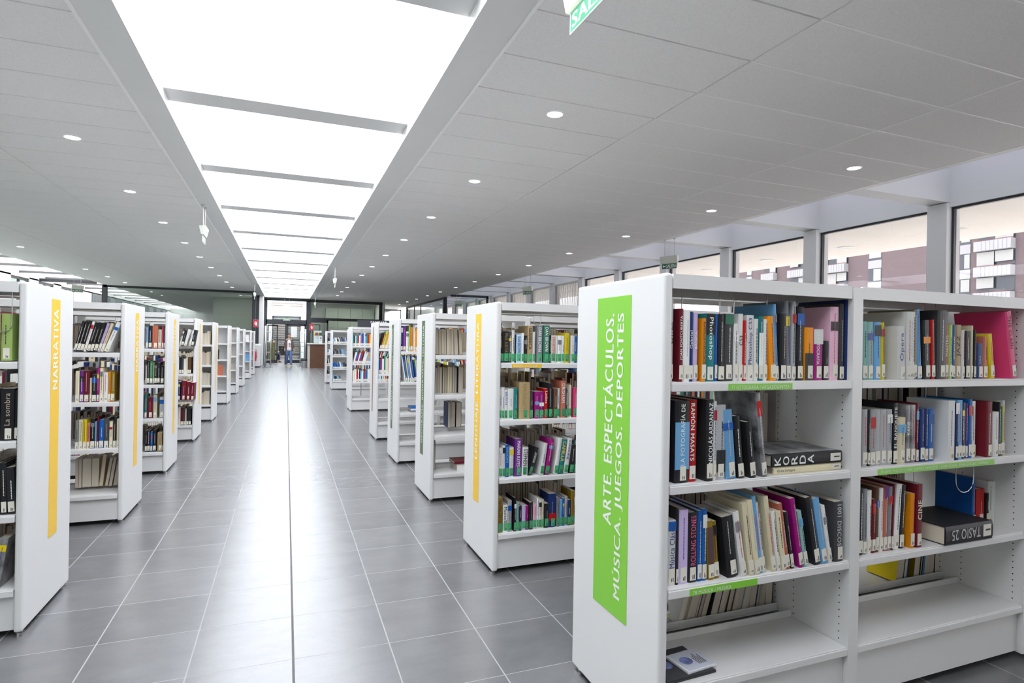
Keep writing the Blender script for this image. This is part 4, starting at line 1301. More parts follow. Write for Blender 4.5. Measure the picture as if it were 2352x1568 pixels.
flat_book('cream hardback lying flat under the big black volume, second shelf', 1.79, 2.15, 1.752, .9955, .030, .24, 'c', 'Ortiz Echagüe', 'k', tw=(.04, .3), sticker_x=(.84, .98))
flat_book('big black volume with white capitals lying flat on a cream hardback', 1.775, 2.152, 1.748, 1.0265, .048, .262, 'k', 'KORDA', 'w', sticker_x=(.82, .97), ptop=COVER['ph'])
flat_book('thick black book lying flat and overhanging the third shelf, right bay', 2.768, 3.10, 1.722, .6205, .083, .26, 'k', 'TASIO 25', 'h', upside=True, tw=(.12, .72), sticker_x=(.78, .95))
# stack of large books lying flat on the far side, bottom shelf
for k, (dx, th, ck) in enumerate(((0, .02, 'w'), (.0, .018, 'h'), (.01, .012, 'c'), (.004, .02, 'w'), (-.004, .03, 'e'))):
    flat_book('%s flat book, %s from the bottom of the low stack behind the disc cases' % (PAL[ck][0], ORD[k]), 1.295 + dx, 1.585 + dx, 2.125, .2625 + [0, .0205, .039, .0515, .072][k], th, .22, ck, '.', 'h', tw=(.9, .91))
flat_book('red-covered flat book on top of the pair, bottom shelf of the first olive-banner bookcase', 1.50, 1.75, 5.32, .334, .028, .2, 'm', '.', 'k', tw=(.9, .91))
flat_book('white book lying under the red-covered one, bottom shelf, first olive-banner bookcase', 1.53, 1.76, 5.33, .2625, .07, .2, 'w', '.', 'k', tw=(.9, .91))
for k in range(3):
    flat_book('%s flat book, %s from the bottom on the low shelf, second olive-banner bookcase' % (('grey', 'white', 'blue')[k], ORD[k]), 1.43, 1.66, 7.06, .6205 + .022 * k, .021, .2, ('e', 'w', 'b')[k], '.', 'k', tw=(.9, .91))
# big leaning book in the nearest left case
# CD cases -----------------------------------------------------
CDP = mat('clear_plastic_case', (.75, .77, .8), .12, .6)
CDD = mat('blue_globe_print', (.16, .2, .42), .3, noise=.6, nscale=40)


def cd(label, loc, rot, dark, wid=.142, dep=.125, base=None):
    root = empty('disc_case', label, 'disc case', loc, rot, 'disc cases on the bottom shelf')
    m = MB()
    m.box(0, wid, 0, dep, 0, .0095)
    m.build('case', BLACKP if dark else CDP, root, bevel=.0015)
    m = MB()
    m.box(.012, wid - .003, .003, dep - .003, .0095, .0103)
    m.build('booklet', COVER['d'] if dark else mat('pale_booklet', (.6, .62, .7), .4), root)
    m = MB()
    m.disc((wid * .33, dep * .5, .0108), .026, 'z', 24)
    m.build('printed_globe', CDD, root)
    m = MB()
    for k in range(5):
        m.box(wid * (.58 + .06 * k), wid * (.6 + .06 * k), dep * .2, dep * (.55 + .3 * ((k * 7) % 3) / 3), .0105, .011)
    m.build('print_lines', INK if not dark else LETW, root)
    return root


cd('black disc case with a round globe print, lower one by the end panel', (1.30, 1.758, .2625), .05, True, .24, .19)
cd('clear disc case with pale booklet lying on top of the black one', (1.415, 1.775, .2735), .1, False)


# wire book supports hanging under the shelves -----------------
def wire_support(label, x, y, ztop, drop, wid=.06, loc_group='wire book supports hanging under shelves'):
    root = empty('wire_book_support', label, 'book support', (x, y, ztop), 0, loc_group)
    m = MB()
    pts = [(-wid / 2, .03, -.002), (-wid / 2, .0, -.008), (-wid / 2, -.002, -.03), (-wid / 2, -.002, -(drop - wid * .45))]
    for k in range(1, 8):
        t = PI * k / 8
        pts.append((-wid / 2 * math.cos(t), -.002, -(drop - wid * .45) - wid * .45 * math.sin(t)))
    pts += [(wid / 2, -.002, -(drop - wid * .45)), (wid / 2, -.002, -.03), (wid / 2, .0, -.008), (wid / 2, .03, -.002)]
    m.tube(pts, .0022, 6)
    m.build('wire_loop', CHROME, root, smooth=True)
    m = MB()
    m.box(-wid / 2 - .004, wid / 2 + .004, .02, .06, -.012, .0)
    m.build('clip', BLACKP, root)
    return root


WS = [('first wire loop under the top of the green-banner bookcase, beside the end panel', 1.385, 1.86, 1.737, .2, .07),
      ('second wire loop under the top of the green-banner bookcase, left bay', 1.62, 1.84, 1.737, .2, .07),
      ('third wire loop under the top of the green-banner bookcase, left bay', 1.885, 1.86, 1.737, .16, .08),
      ('wire loop under the top, right bay, before the pink volume', 2.9, 1.9, 1.737, .15, .09),
      ('wire loop behind the books on the second shelf, right bay', 3.0, 1.95, 1.358, .3, .08),
      ('large wire loop hanging before the blue book, third shelf, right bay', 3.05, 1.82, .986, .165, .13),
      ('wire loop beside the slanted dark volumes, third shelf, right bay', 2.76, 1.9, .986, .25, .1),
      ('pair of wires over the top row of the LENGUAJE bookcase', 1.585, 3.62, 1.737, .12, .05),
      ('wire loop over the second row of the LENGUAJE bookcase', 1.47, 3.62, 1.358, .14, .05),
      ('wire loop over the third row of the LENGUAJE bookcase', 1.66, 3.62, .988, .12, .05),
      ('wire loop before the green book, top shelf of the nearest left bookcase', -1.30, 3.57, 1.737, .23, .075),
      ('wire loop near the right end, second shelf of the second left bookcase', -1.285, 5.5, 1.35, .16, .05),
      ('wire loop in the second shelf of the fourth left bookcase', -1.36, 9.45, .965, .2, .05)]
for l_, x, y, z, dr, wd in WS:
    wire_support(l_, x, y, z - .0 if z > 1.7 else z - .006, dr, wd)

# ---------------------------------------------------- distant and far-side books, too many to single out
st = MB()
CI = {k: i for i, k in enumerate(COL_LIST)}
PI_, SI_ = len(COL_LIST), len(COL_LIST) + 1


def sbook(x, y, z, w, h, d, lean, ck, rev, sticker=True):
    i0 = len(st.v)
    if rev:
        st.box(0, .0015, 0, d, 0, h, CI[ck])
        st.box(w - .0015, w, 0, d, 0, h, CI[ck])
        st.box(.0015, w - .0015, .003, d, .002, h - .002, PI_)
    else:
        st.box(0, w, 0, d, 0, h, CI[ck])
        st.box(.0015, w - .0015, .003, d - .002, h - .001, h + .0006, PI_)
        if sticker:
            st.box(w * .08, w * .92, -.0008, .0002, .008, .055, SI_)
    a = math.radians(lean)
    ca, sa = math.cos(a), math.sin(a)
    ox = x + (w - w * ca if a > 0 else 0)
    oz = z + (w * sa if a > 0 else 0)
    for i in range(i0, len(st.v)):
        px, py, pz = st.v[i]
        st.v[i] = (ox + px * ca + pz * sa, y + py, oz - px * sa + pz * ca)


def run(x0, x1, y, z, pal, rev=False, lean=0, hmin=.2, hmax=.28, fillto=1.0, seed=1, wmin=.014, wmax=.034, dflip=False):
    rng = random.Random(seed)
    x = x0
    end = x0 + (x1 - x0) * fillto
    while x < end - .02:
        w = wmin + (wmax - wmin) * rng.random()
        h = hmin + (hmax - hmin) * rng.random()
        d = h * .7
        sbook(x, y, z, w, h, d, lean + (rng.random() - .5) * (2 if lean else 0), rng.choice(pal), rev)
        x += w / max(.6, math.cos(math.radians(lean))) + .001


MIXED = ['w', 'k', 'c', 'b', 's', 'r', 'm', 'y', 'o', 't', 'g', 'n', 'e', 'h', 'w', 'w', 'j', 'f']
BRIGHT = ['w', 'w', 's', 'b', 'r', 'y', 'o', 't', 'k', 'w', 'c', 'l', 'w']
DULL = ['a', 'i', 'c', 'h', 'k', 'z', 'e', 'm', 'a']
DK = ['k', 'd', 'n', 'm', 'k', 'w', 'c', 'e', 'k', 'i', 'd', 'q']
sd = 0
for (xo, yo, s_) in ((XR, 1.7337, 1), (XR, 3.5106, 1), (XR, 5.2728, 1)):
    for bi, (a, b_) in enumerate(BAYN):
        if yo < 2 and bi == 1:
            a, b_ = .988, 2.108
        if yo < 2 and bi > 1:
            continue
        for k, z in enumerate(SHZ):
            sd += 1
            # far side, seen from behind
            if not (yo < 2 and ((bi == 0 and k in (1, 3)) or (bi == 1 and k in (1, 3)))):
                full = 1.0 if k < 2 else .75
                if yo > 5 and bi == 0 and k > 1:
                    full = 0.0
                if full:
                    run(xo + a + .01, xo + b_ - .01, yo + .39, z, DULL if yo > 3 else DK + ['w', 'w', 's'], True, 0, .2, .29 if k else .24, full, sd)
            if bi >= 1 and yo > 3:
                run(xo + a + .01, xo + b_ - .01, yo + .04, z, DK + MIXED, False, 0, .18, .27, .9, sd + 500)
rng = random.Random(5)
# right side, farther cases
for (yo, pal) in ((7.0199, MIXED), (8.7844, BRIGHT), (12.4383, BRIGHT), (15.3, MIXED)):
    for bi, (a, b_) in enumerate(BAYN):
        xo = XR if yo != 15.3 else 1.5
        if yo == 15.3 and bi > 2:
            continue
        for k, z in enumerate(SHZ):
            sd += 1
            if yo == 7.0199 and bi == 0 and k < 2:
                if k == 1:
                    run(xo + .19, xo + b_ - .01, yo + .03, z, BRIGHT, False, -9, .24, .28, 1, sd)
                else:
                    run(xo + .2, xo + b_ - .01, yo + .03, z, BRIGHT, False, 0, .24, .3, 1, sd)
                continue
            if k == 3 or (k == 2 and yo < 12):
                continue
            run(xo + a + .01, xo + b_ - .01, yo + .03, z, pal, False, (14 if (k == 1 and yo > 12) or (k == 0 and 8 < yo < 9) else 0), .2, .27, .97, sd, .014, .032)
            run(xo + a + .01, xo + b_ - .01, yo + .39, z, DULL + ['k', 'b'], True, 0, .18, .27, .9, sd + 90)
for yo in (17.9035, 20.4858):
    for bi, (a, b_) in enumerate(BAYN[:3]):
        for k, z in enumerate(SHZ):
            sd += 1
            run(XR + a + .02, XR + b_ - .01, yo + .05, z, ['k', 's', 'w', 'd', 'e', 'b'], False, -12, .13, .22, (.8, .35, .6, .3)[k], sd, .01, .05)
# left side
for i, yo in enumerate(LY):
    for bi, (a, b_) in enumerate(BAYN[:3]):
        for k in range(4):
            z = ([1.36, .97, .605, .24] if i < 4 else [1.36, 1.0, .64, .3])[k]
            sd += 1
            xa, xb = XL - b_ + .01, XL - a - .01
            if i < 4:
                if bi == 0:
                    cut = {0: .17, 1: .42, 2: .28, 3: .26}[i]
                    if i == 3 and k in (1, 3):
                        cut = 0
                    run(xa, xb - cut, yo + .03, z, DK + ['c', 'w'], False, 0, .2, .26, 1, sd)
                    if i == 3 and k in (1, 3):
                        pass
                    if not (i == 1 and k == 3):
                        run(xa, xb, yo + .39, z, ['i', 'k', 'a', 'd', 'm'] if i else ['m', 'p', 'w', 'a'], True, 0, .2, .26, 1, sd + 77)
                elif not (i == 1 and k == 3):
                    run(xa, xb, yo + .03, z, DK + ['c', 'w'], False, 0, .2, .26, 1, sd)
            elif i == 4:
                run(xa, xb, yo + .06, z, DULL, True, 0, .2, .25, 1, sd)
            elif i > 7 and bi == 0:
                run(xa, xb, yo + .05, z, BRIGHT, False, 10, .2, .26, .6, sd, .02, .08)
so = st.build('books', [COVER[k] for k in COL_LIST] + [PAPER, STICK])
tag(so, 'rows of small books on the distant bookcases and on the far sides of the near ones', 'books', kind='stuff')
# the few books standing face out on the half empty left cases
for (lab, x0, x1, z0, z1, yo, ck) in (
        ('salmon book standing face out on the third shelf of the sixth left bookcase', -1.47, -1.30, .64, .87, 14.45, 'f'),
        ('dark grey book standing face out on the second shelf, sixth left bookcase', -1.47, -1.39, 1.0, 1.22, 14.45, 'd'),
        ('blue magazine standing face out on the ninth left bookcase', -1.36, -1.24, .64, .92, 23.05, 's'),
        ('magazine with a dark figure on its white cover, top of ninth left bookcase', -1.36, -1.25, 1.36, 1.6, 23.05, 'w')):
    r_ = empty('book', lab, 'book', (x0, yo, z0))
    m = MB()
    m.box(0, x1 - x0, 0, .012, 0, z1 - z0)
    m.build('cover', COVER[ck], r_)
    m = MB()
    m.box(.004, x1 - x0 - .002, .002, .01, z1 - z0 - .001, z1 - z0 + .0005)
    m.build('page_block', PAPER, r_)

# ================================================================ SIGNS AND LIGHT FITTINGS
SIGNG = mat('green_exit_panel', (.02, .28, .13), .35, emit=(.02, .28, .13), emit_s=.25)
SIGND = mat('unlit_green_exit_panel', (.012, .13, .07), .4)
SIGNW = mat('sign_white', (.8, .85, .78), .4)
FIT = mat('ivory_plastic', (.72, .73, .66), .4)
REDS = mat('fire_sign_red', (.62, .015, .05), .4)


def exit_light(label, loc, rz, bright=False, arrow=False, L=.42, text=True):
    """emergency luminaire hung on two rods with the exit panel below; the written face looks towards local -Y"""
    root = empty('exit_light', label, 'exit sign', loc, rz, 'hanging SALIDA emergency lights')
    m = MB()
    for sx in (-.12, .12):
        m.tube([(sx, 0, CZ), (sx, 0, CZ - .37)], .006, 8)
        m.lathe([(.03, CZ), (.03, CZ - .012), (.012, CZ - .02)], sx, 0, 12)
    m.build('suspension_rods', STEEL, root)
    m = MB()
    zt = CZ - .37
    p = [(-.05, zt), (-.052, zt - .03), (-.022, zt - .155), (.022, zt - .155), (.052, zt - .03), (.05, zt)]
    m.prism(p, 'x', -L / 2, L / 2)
    m.build('lamp_housing', mat('lit_ivory_housing', (.8, .82, .74), .4, emit=(1, 1, .85), emit_s=.5) if bright else FIT, root, bevel=.004)
    if not text:
        return root
    m = MB()
    zb = zt - .155
    w2 = L / 2 - .02
    m.box(-w2, w2, -.003, .003, zb - .125, zb, 0)
    for yy_ in (-.0036, .0036):
        m.box(-w2, w2, yy_ - .0004, yy_ + .0004, zb - .125, zb, 0)
        m.box(-w2 + .008, w2 - .008, yy_ - .0009, yy_ + .0009, zb - .117, zb - .008, 1)
    if text:
        x0 = -w2 + (.12 if arrow else .03)
        x1 = w2 - .02
        add_text(m, 'SALIDA', lambda u, v: (x0 + (x1 - x0) * u, -.005, zb - .1 + .078 * v), 2, bold=.02)
        add_text(m, 'SALIDA', lambda u, v: (-x0 - (x1 - x0) * u, .005, zb - .1 + .078 * v), 2, bold=.02)
        if arrow:
            a = -w2 + .02
            m.face([(a, -.005, zb - .06), (a + .035, -.005, zb - .095), (a + .035, -.005, zb - .07), (a + .085, -.005, zb - .07), (a + .085, -.005, zb - .05), (a + .035, -.005, zb - .05), (a + .035, -.005, zb - .025)], 2)
    m.build('exit_panel', [SIGNW, SIGNG if bright else SIGND, LETW], root)
    return root


exit_light('nearest exit light, cut by the top edge of the picture, big green SALIDA panel', (1.45, 2.63, .075), -PI / 2, True, L=.62)
exit_light('exit light seen edge-on, hanging left of the skylight above the yellow-banner bookcases', (-1.38, 11.5, 0), PI / 2)
exit_light('exit light seen edge-on, hanging right of the skylight in mid distance', (1.42, 19.4, 0), -PI / 2)
exit_light('small distant exit light left of the skylight, before the far glass partition', (-1.3, 27.3, 0), PI / 2)
exit_light('small distant exit light right of the skylight, just before the far doors', (1.4, 32.7, 0), -PI / 2)
exit_light('exit light facing the room, hanging under the end of the skylight', (0, 35.6, 0), 0, text=False)
exit_light('nearest of the exit lights along the right window side, with a left arrow', (7.72, 10.55, 0), -PI / 2 + .35, arrow=True)
exit_light('middle exit light along the right window side', (7.72, 18.5, 0), -PI / 2 + .5, arrow=True)
exit_light('farthest exit light along the right window side', (7.6, 26.7, 0), -PI / 2 + .7, arrow=True)
exit_light('exit light hanging at the edge of the left skylight strip', (-7.6, 27.2, 0), PI / 2 - .9, arrow=True)

m = MB()
m.box(-.19, .19, 35.96, 36.0, 2.5, 2.64, 0)
m.box(-.18, .18, 35.956, 35.96, 2.51, 2.63, 1)
add_text(m, 'SALIDA', lambda u, v: (-.14 + .28 * u, 35.953, 2.54 + .06 * v), 2, bold=.02)
o = m.build('exit_sign', [FIT, mat('pale_green_panel', (.18, .36, .2), .4), LETW])
tag(o, 'small green SALIDA sign on the dark beam over the far doors', 'exit sign')


def fire_sign(label, x, y, z):
    root = empty('fire_sign', label, 'fire sign', (x, y, z), 0, 'red fire extinguisher signs')
    m = MB()
    m.box(-.105, .105, -.006, 0, -.18, .18)
    m.build('panel', REDS, root)
    m = MB()
    m.box(-.11, .11, -.004, .0, -.185, .185)
    m.build('edge', SIGNW, root)
    m = MB()
    m.disc((.02, -.008, -.02), .045, 'y', 16, ry=.1)
    m.tube([(.02, -.009, .09), (-.04, -.009, .1), (-.055, -.009, .04), (-.05, -.009, -.06)], .007, 5)
    m.build('extinguisher_pictogram', LETW, root)


fire_sign('red fire extinguisher sign on the dark post left of the doors', -1.42, 31.38, 2.2)
fire_sign('red fire extinguisher sign on the dark post right of the doors', 1.36, 35.98, 2.16)

# hanging dark sign
r_ = empty('hanging_sign', 'dark hanging sign with white capitals behind the brown-banner bookcase', 'sign', (1.55, 14.0, 0))
m = MB()
m.box(0, 1.0, 0, .02, 1.77, 1.955)
m.build('board', mat('slate_board', (.05, .055, .065), .5), r_)
m = MB()
add_text(m, 'FAMILIAR', lambda u, v: (.3 + .38 * u, -.002, 1.885 + .05 * v), 0, bold=.02)
add_text(m, 'FA', lambda u, v: (.32 + .09 * u, -.002, 1.81 + .05 * v), 0, bold=.02)
m.build('lettering', LETW, r_)
m = MB()
for xx in (.1, .9):
    m.tube([(xx, .01, 0.0), (xx, .01, 1.78)], .012, 8)
m.build('support_pole', STEEL, r_)

# vertical blinds on the farther right windows
BL = mat('beige_blind_fabric', (.52, .5, .44), .8)
for k in range(9, len(COLY) - 1):
    y0, y1 = COLY[k] + .17, COLY[k + 1] - .17
    m = MB()
    n = int((y1 - y0) / .085)
    for i in range(n):
        y = y0 + (i + .5) * (y1 - y0) / n
        m.face([(9.60, y - .04, .13), (9.615, y + .045, .13), (9.615, y + .045, 3.66), (9.60, y - .04, 3.66)])
    m.box(9.59, 9.64, y0, y1, 3.66, 3.728)
    o = m.build('vertical_blind', BL)
    near = ORD[k - 9]
    tag(o, 'beige vertical blind drawn in the %s blinded window beyond the open ones' % near, 'blind', 'beige blinds of the far right windows')
# grey blinds beyond the left partition
BLG = mat('grey_blind_fabric', (.2, .22, .23), .8)
for k in range(8):
    y0 = 37.2 + 2.65 * k
    m = MB()
    for i in range(9):
        y = y0 + i * .27
        m.box(-9.76, -9.7, y, y + .24, .2, 3.72)
    o = m.build('vertical_blind', BLG)
    tag(o, 'grey vertical blinds behind the left glass partition', 'blind', 'grey blinds behind the left partition')

# ================================================================ FAR END OBJECTS
WOODM = pattern_mat('walnut_veneer', 'wood', (.1, .04, .018), (.17, .075, .035), 3)
r_ = empty('reception_desk', 'brown wooden reception desk right of the far doors', 'desk', (1.05, 31.3, 0))
m = MB()
m.box(.08, 2.6, 0, .03, 0, 1.2)
m.build('front_panel', WOODM, r_)
m = MB()
m.box(.0, .08, 0.02, 1.5, 0, 1.2)
m.build('side_panel', mat('pale_slatted_panel', (.6, .57, .52), .5), r_)
m = MB()
m.box(-.03, 2.65, -.05, 1.55, 1.2, 1.25)
m.build('counter_top', mat('pale_counter_top', (.7, .68, .64), .3), r_, bevel=.006)
r_ = empty('leaflet_stand', 'white leaflet stand with colourful leaflets on the reception desk', 'leaflet stand', (1.3, 31.5, 1.25))
m = MB()
m.box(0, .42, 0, .18, 0, .38)
m.build('holder', CLEAR, r_)
m = MB()
m.box(.02, .4, .15, .17, .02, .66)
m.build('back_board', mat('pale_card', (.62, .66, .68), .5), r_)
for k in range(6):
    m = MB()
    m.box(.03 + .062 * k, .085 + .062 * k, .12, .14, .42, .56)
    m.build('leaflet', COVER[['y', 'r', 'b', 'o', 't', 'k'][k]], r_)
r_ = empty('desk_notice', 'white card with dark blots standing on the reception desk', 'card', (1.55, 31.33, 1.25))
m = MB()
m.box(0, .17, 0, .01, 0, .38)
m.build('card', WHITE, r_)
m = MB()
m.disc((.1, -.002, .28), .035, 'y', 12)
m.disc((.07, -.002, .17), .02, 'y', 12)
m.build('print', INK, r_)
r_ = empty('desk_monitor', 'black computer monitor at the right on the reception desk', 'monitor', (1.82, 31.6, 1.25))
m = MB()
m.box(0, .5, 0, .04, .1, .45)
m.build('screen', BLACKP, r_)
m = MB()
m.box(.2, .3, 0, .05, 0, .12)
m.build('stand', BLACKP, r_)

r_ = empty('waste_bin', 'steel waste bin with black rim beside the reception desk', 'bin', (.87, 31.75, 0))
m = MB()
m.lathe([(.0, 0), (.13, 0), (.135, .02), (.145, .36)], 0, 0, 24)
m.build('body', STEEL, r_, smooth=True)
m = MB()
m.lathe([(.148, .35), (.155, .38), (.15, .47), (.13, .47), (.125, .36)], 0, 0, 24)
m.build('rim', BLACKP, r_, smooth=True)

# security gates
for lab, x, y, h, mx in (('left security gate, tall steel antenna with glass wing by the white cabinet', -1.0, 32.2, 2.1, 1), ('right security gate, steel antenna by the reception desk', .98, 33.5, 2.0, -1)):
    r_ = empty('security_gate', lab, 'security gate', (x, y, 0), 0, 'security gates before the doors')
    m = MB()
    m.tube([(0, 0, .03), (0, 0, h)], .05, 12)
    m.tube([(mx * .26, .35, .03), (mx * .26, .35, h * .93)], .03, 10)
    m.build('post', STEEL, r_, smooth=True)
    m = MB()
    for z in (.35, .75, 1.3, 1.8):
        m.tube([(0, 0, z), (mx * .26, .35, z)], .018, 8)
    m.build('cross_bar', STEEL, r_)
    m = MB()
    m.box(min(0, mx * .3) - .12, max(0, mx * .3) + .12, -.12, .5, 0, .03)
    m.build('base_plate', mat('dark_steel', (.15, .15, .16), .4, metal=.6), r_, bevel=.005)

# cabinet with papers, extinguisher
r_ = empty('cabinet', 'low white cabinet by the left pier before the doors', 'cabinet', (-1.53, 31.9, 0))
m = MB()
m.box(0, .31, -.0, 1.7, .06, 1.12)
m.build('body', SHELFW, r_, bevel=.004)
m = MB()
m.box(.31, .32, .05, .82, .1, 1.08)
m.build('door', SHELFW, r_)
m = MB()
m.box(.31, .32, .86, 1.65, .1, 1.08)
m.build('door', SHELFW, r_)
m = MB()
m.box(.02, .29, .02, 1.68, 0, .06)
m.build('plinth', BLACKP, r_)
for k in range(2):
    m = MB()
    for i in range(5):
        m.box(-.004 * i, .24 - .008 * i, 0, .3, .012 * i, .012 * i + .011)
    o = m.build('paper_stack', WHITE)
    o.location = (-1.5 + .02 * k, 32.0 + .6 * k, 1.1205)
    tag(o, ('nearer', 'farther')[k] + ' stack of loose white papers on the low cabinet', 'paper', 'paper stacks on the white cabinet')
r_ = empty('fire_extinguisher', 'red fire extinguisher hanging on the dark post behind the last left bookcase', 'fire extinguisher', (-1.43, 31.24, .35))
m = MB()
m.lathe([(0, 0), (.07, .0), (.078, .03), (.078, .4), (.06, .46), (.025, .5), (.025, .54), (0, .54)], 0, 0, 20)
m.build('cylinder', REDS, r_, smooth=True)
m = MB()
m.tube([(0, 0, .54), (-.03, -.02, .6), (-.09, -.02, .62)], .012, 6)
m.tube([(0, 0, .55), (.06, -.04, .56), (.1, -.05, .4), (.09, -.05, .15)], .011, 6)
m.build('hose', BLACKP, r_)
m = MB()
m.box(-.04, .04, .07, .12, .3, .36)
m.build('wall_bracket', BLACKP, r_)
# green divider and cupboards in the office
m = MB()
m.box(-1.0, -.62, 38.2, 38.28, .05, 1.22)
m.box(-1.0, -.62, 38.15, 38.3, 0, .05)
o = m.build('screen_panel', mat('olive_fabric', (.17, .15, .06), .9))
tag(o, 'low olive fabric screen before the seated man, beyond the glass door', 'screen panel')
for k in range(4):
    r_ = empty('cupboard', 'tall pale green cupboard, %s from the left, behind the office glass' % ORD[k], 'cupboard', (2.35 + .77 * k, 39.5, 0), 0, 'pale green office cupboards')
    m = MB()
    m.box(0, .76, .02, .5, 0, 3.5)
    m.build('body', PALEG, r_)
    for (za, zb_) in ((.05, 2.2), (2.22, 3.45)):
        m = MB()
        m.box(.01, .75, 0, .02, za, zb_)
        m.build('door', PALEG, r_)
m = MB()
m.box(1.5, 2.0, 38.9, 38.93, 1.2, 2.4, 0)
m.box(1.55, 1.95, 38.89, 38.9, 1.25, 2.35, 1)
m.tube([(1.75, 38.87, 1.5), (1.8, 38.87, 2.0), (1.6, 38.87, 1.7)], .008, 5, 0)
m.box(1.5, 1.56, 38.9, 39, 0, 1.2, 0)
m.box(1.94, 2.0, 38.9, 39, 0, 1.2, 0)
o = m.build('picture_board', [BLACKP, mat('pale_print', (.5, .56, .54), .4)])
tag(o, 'framed pale picture on a dark stand behind the office glass', 'picture')
m = MB()
m.box(.3, .62, 46.85, 46.86, 1.55, 2.35)
o = m.build('notice_sheet', WHITE)
o.location = (-.05, -10.815, 0)
tag(o, 'white sheet of paper stuck on the glass of the right door leaf', 'notice')


# ================================================================ PEOPLE
def skin(name, pts, edges, m_, parent=None, sub=2, roots=(0,)):
    """pts: list of (x,y,z,radius[,radius2])"""
    me = bpy.data.meshes.new(name + '_base')
    me.from_pydata([p[:3] for p in pts], edges, [])
    o = bpy.data.objects.new(name, me)
    C.objects.link(o)
    md = o.modifiers.new('skin', 'SKIN')
    md.use_smooth_shade = True
    for i, p in enumerate(pts):
        sv = me.skin_vertices[0].data[i]
        sv.radius = (p[3], p[4] if len(p) > 4 else p[3])
        sv.use_root = i in roots
    s2 = o.modifiers.new('sub', 'SUBSURF')
    s2.levels = sub
    s2.render_levels = sub
    dg = bpy.context.evaluated_depsgraph_get()
    me2 = bpy.data.meshes.new_from_object(o.evaluated_get(dg))
    bpy.data.objects.remove(o)
    ob = bpy.data.objects.new(name, me2)
    me2.materials.clear()
    me2.materials.append(m_)
    for p in me2.polygons:
        p.use_smooth = True
    C.objects.link(ob)
    if parent is not None:
        ob.parent = parent
    return ob


SKINM = mat('skin', (.62, .36, .26), .5)
HAIR = mat('dark_hair', (.025, .016, .012), .5)
JEANS = mat('blue_denim', (.1, .17, .34), .8, noise=.25, nscale=25)
TEE = mat('white_cotton', (.75, .73, .74), .8)
CARD = mat('brown_knit', (.13, .09, .08), .9)
SHOEY = mat('yellow_black_shoe', (.5, .38, .02), .5)


def chain(pts):
    return [(i, i + 1) for i in range(len(pts) - 1)]


def head(parent, cx, cy, cz, s=1.0, turn=0.0, long_hair=True):
    """face looks towards local -Y turned by 'turn'; returns hair and facial parts"""
    c, sn = math.cos(turn), math.sin(turn)

    def T(x, y, z):
        return (cx + (x * c - y * sn) * s, cy + (x * sn + y * c) * s, cz + z * s)
    m = MB()
    n1, n2 = 16, 8
    for j in range(n2 + 1):
        for i in range(n1):
            th = 2 * PI * i / n1
            back = .5 + .5 * math.sin(th)
            ph = PI * j / n2 * (.34 + .4 * back)
            m.v.append(T(.101 * math.sin(ph) * math.cos(th), .02 + .118 * math.sin(ph) * math.sin(th), .012 + .134 * math.cos(ph)))
    for j in range(n2):
        for i in range(n1):
            i2 = (i + 1) % n1
            m.f.append((j * n1 + i, (j + 1) * n1 + i, (j + 1) * n1 + i2, j * n1 + i2))
            m.m.append(0)
    h = m.build('hair', HAIR, parent, smooth=True)
    if long_hair:
        skin('hair_tail', [T(.02, .06, .03) + (.05,), T(.05, .07, -.06) + (.04,), T(.075, .03, -.14) + (.035,), T(.085, -.01, -.22) + (.022,)], [(0, 1), (1, 2), (2, 3)], HAIR, parent, 1)
    e = MB()
    for sx in (-.032, .032):
        e.disc(T(sx, -.104, .005), .008, 'y', 8)
    e.build('eyes', INK, parent)
    nz = MB()
    nz.face([T(-.012, -.1, -.03), T(.012, -.1, -.03), T(0, -.102, .008)])
    nz.face([T(-.012, -.098, -.03), T(0, -.125, -.025), T(0, -.102, .008)])
    nz.face([T(.012, -.098, -.03), T(0, -.125, -.025), T(0, -.102, .008)])
    nz.build('nose', SKINM, parent)
    mo = MB()
    mo.face([T(-.022, -.098, -.055), T(.022, -.098, -.055), T(.014, -.1, -.064), T(-.014, -.1, -.064)])
    mo.build('mouth', mat('lips', (.45, .14, .13), .5), parent)
    return T


def hand_pts(base, d, side, n0, palm_r=.022):
    """palm with five finger chains; returns points and edges starting at index n0"""
    b, d, sd_ = Vector(base), Vector(d).normalized(), Vector(side).normalized()
    pts, ed = [], []
    p = b + d * .05
    pts.append((*p, .026, .02))
    kn = b + d * .085
    pts.append((*kn, .03, .018))
    ed.append((n0, n0 + 1))
    for k, (off, L) in enumerate(((-.03, .06), (-.01, .075), (.01, .07), (.03, .055))):
        f = kn + sd_ * off + d * .012
        bend = d.cross(sd_)
        i = n0 + len(pts)
        pts += [(*f, .009), (*(f + d * L * .5 + bend * .008), .008), (*(f + d * L * .85 + bend * .03), .007)]
        ed += [(n0 + 1, i), (i, i + 1), (i + 1, i + 2)]
    th = b + d * .03 - sd_ * .03
    i = n0 + len(pts)
    pts += [(*th, .012), (*(th + d * .035 - sd_ * .018), .01), (*(th + d * .06 - sd_ * .02), .008)]
    ed += [(n0, i), (i, i + 1), (i + 1, i + 2)]
    return pts, ed


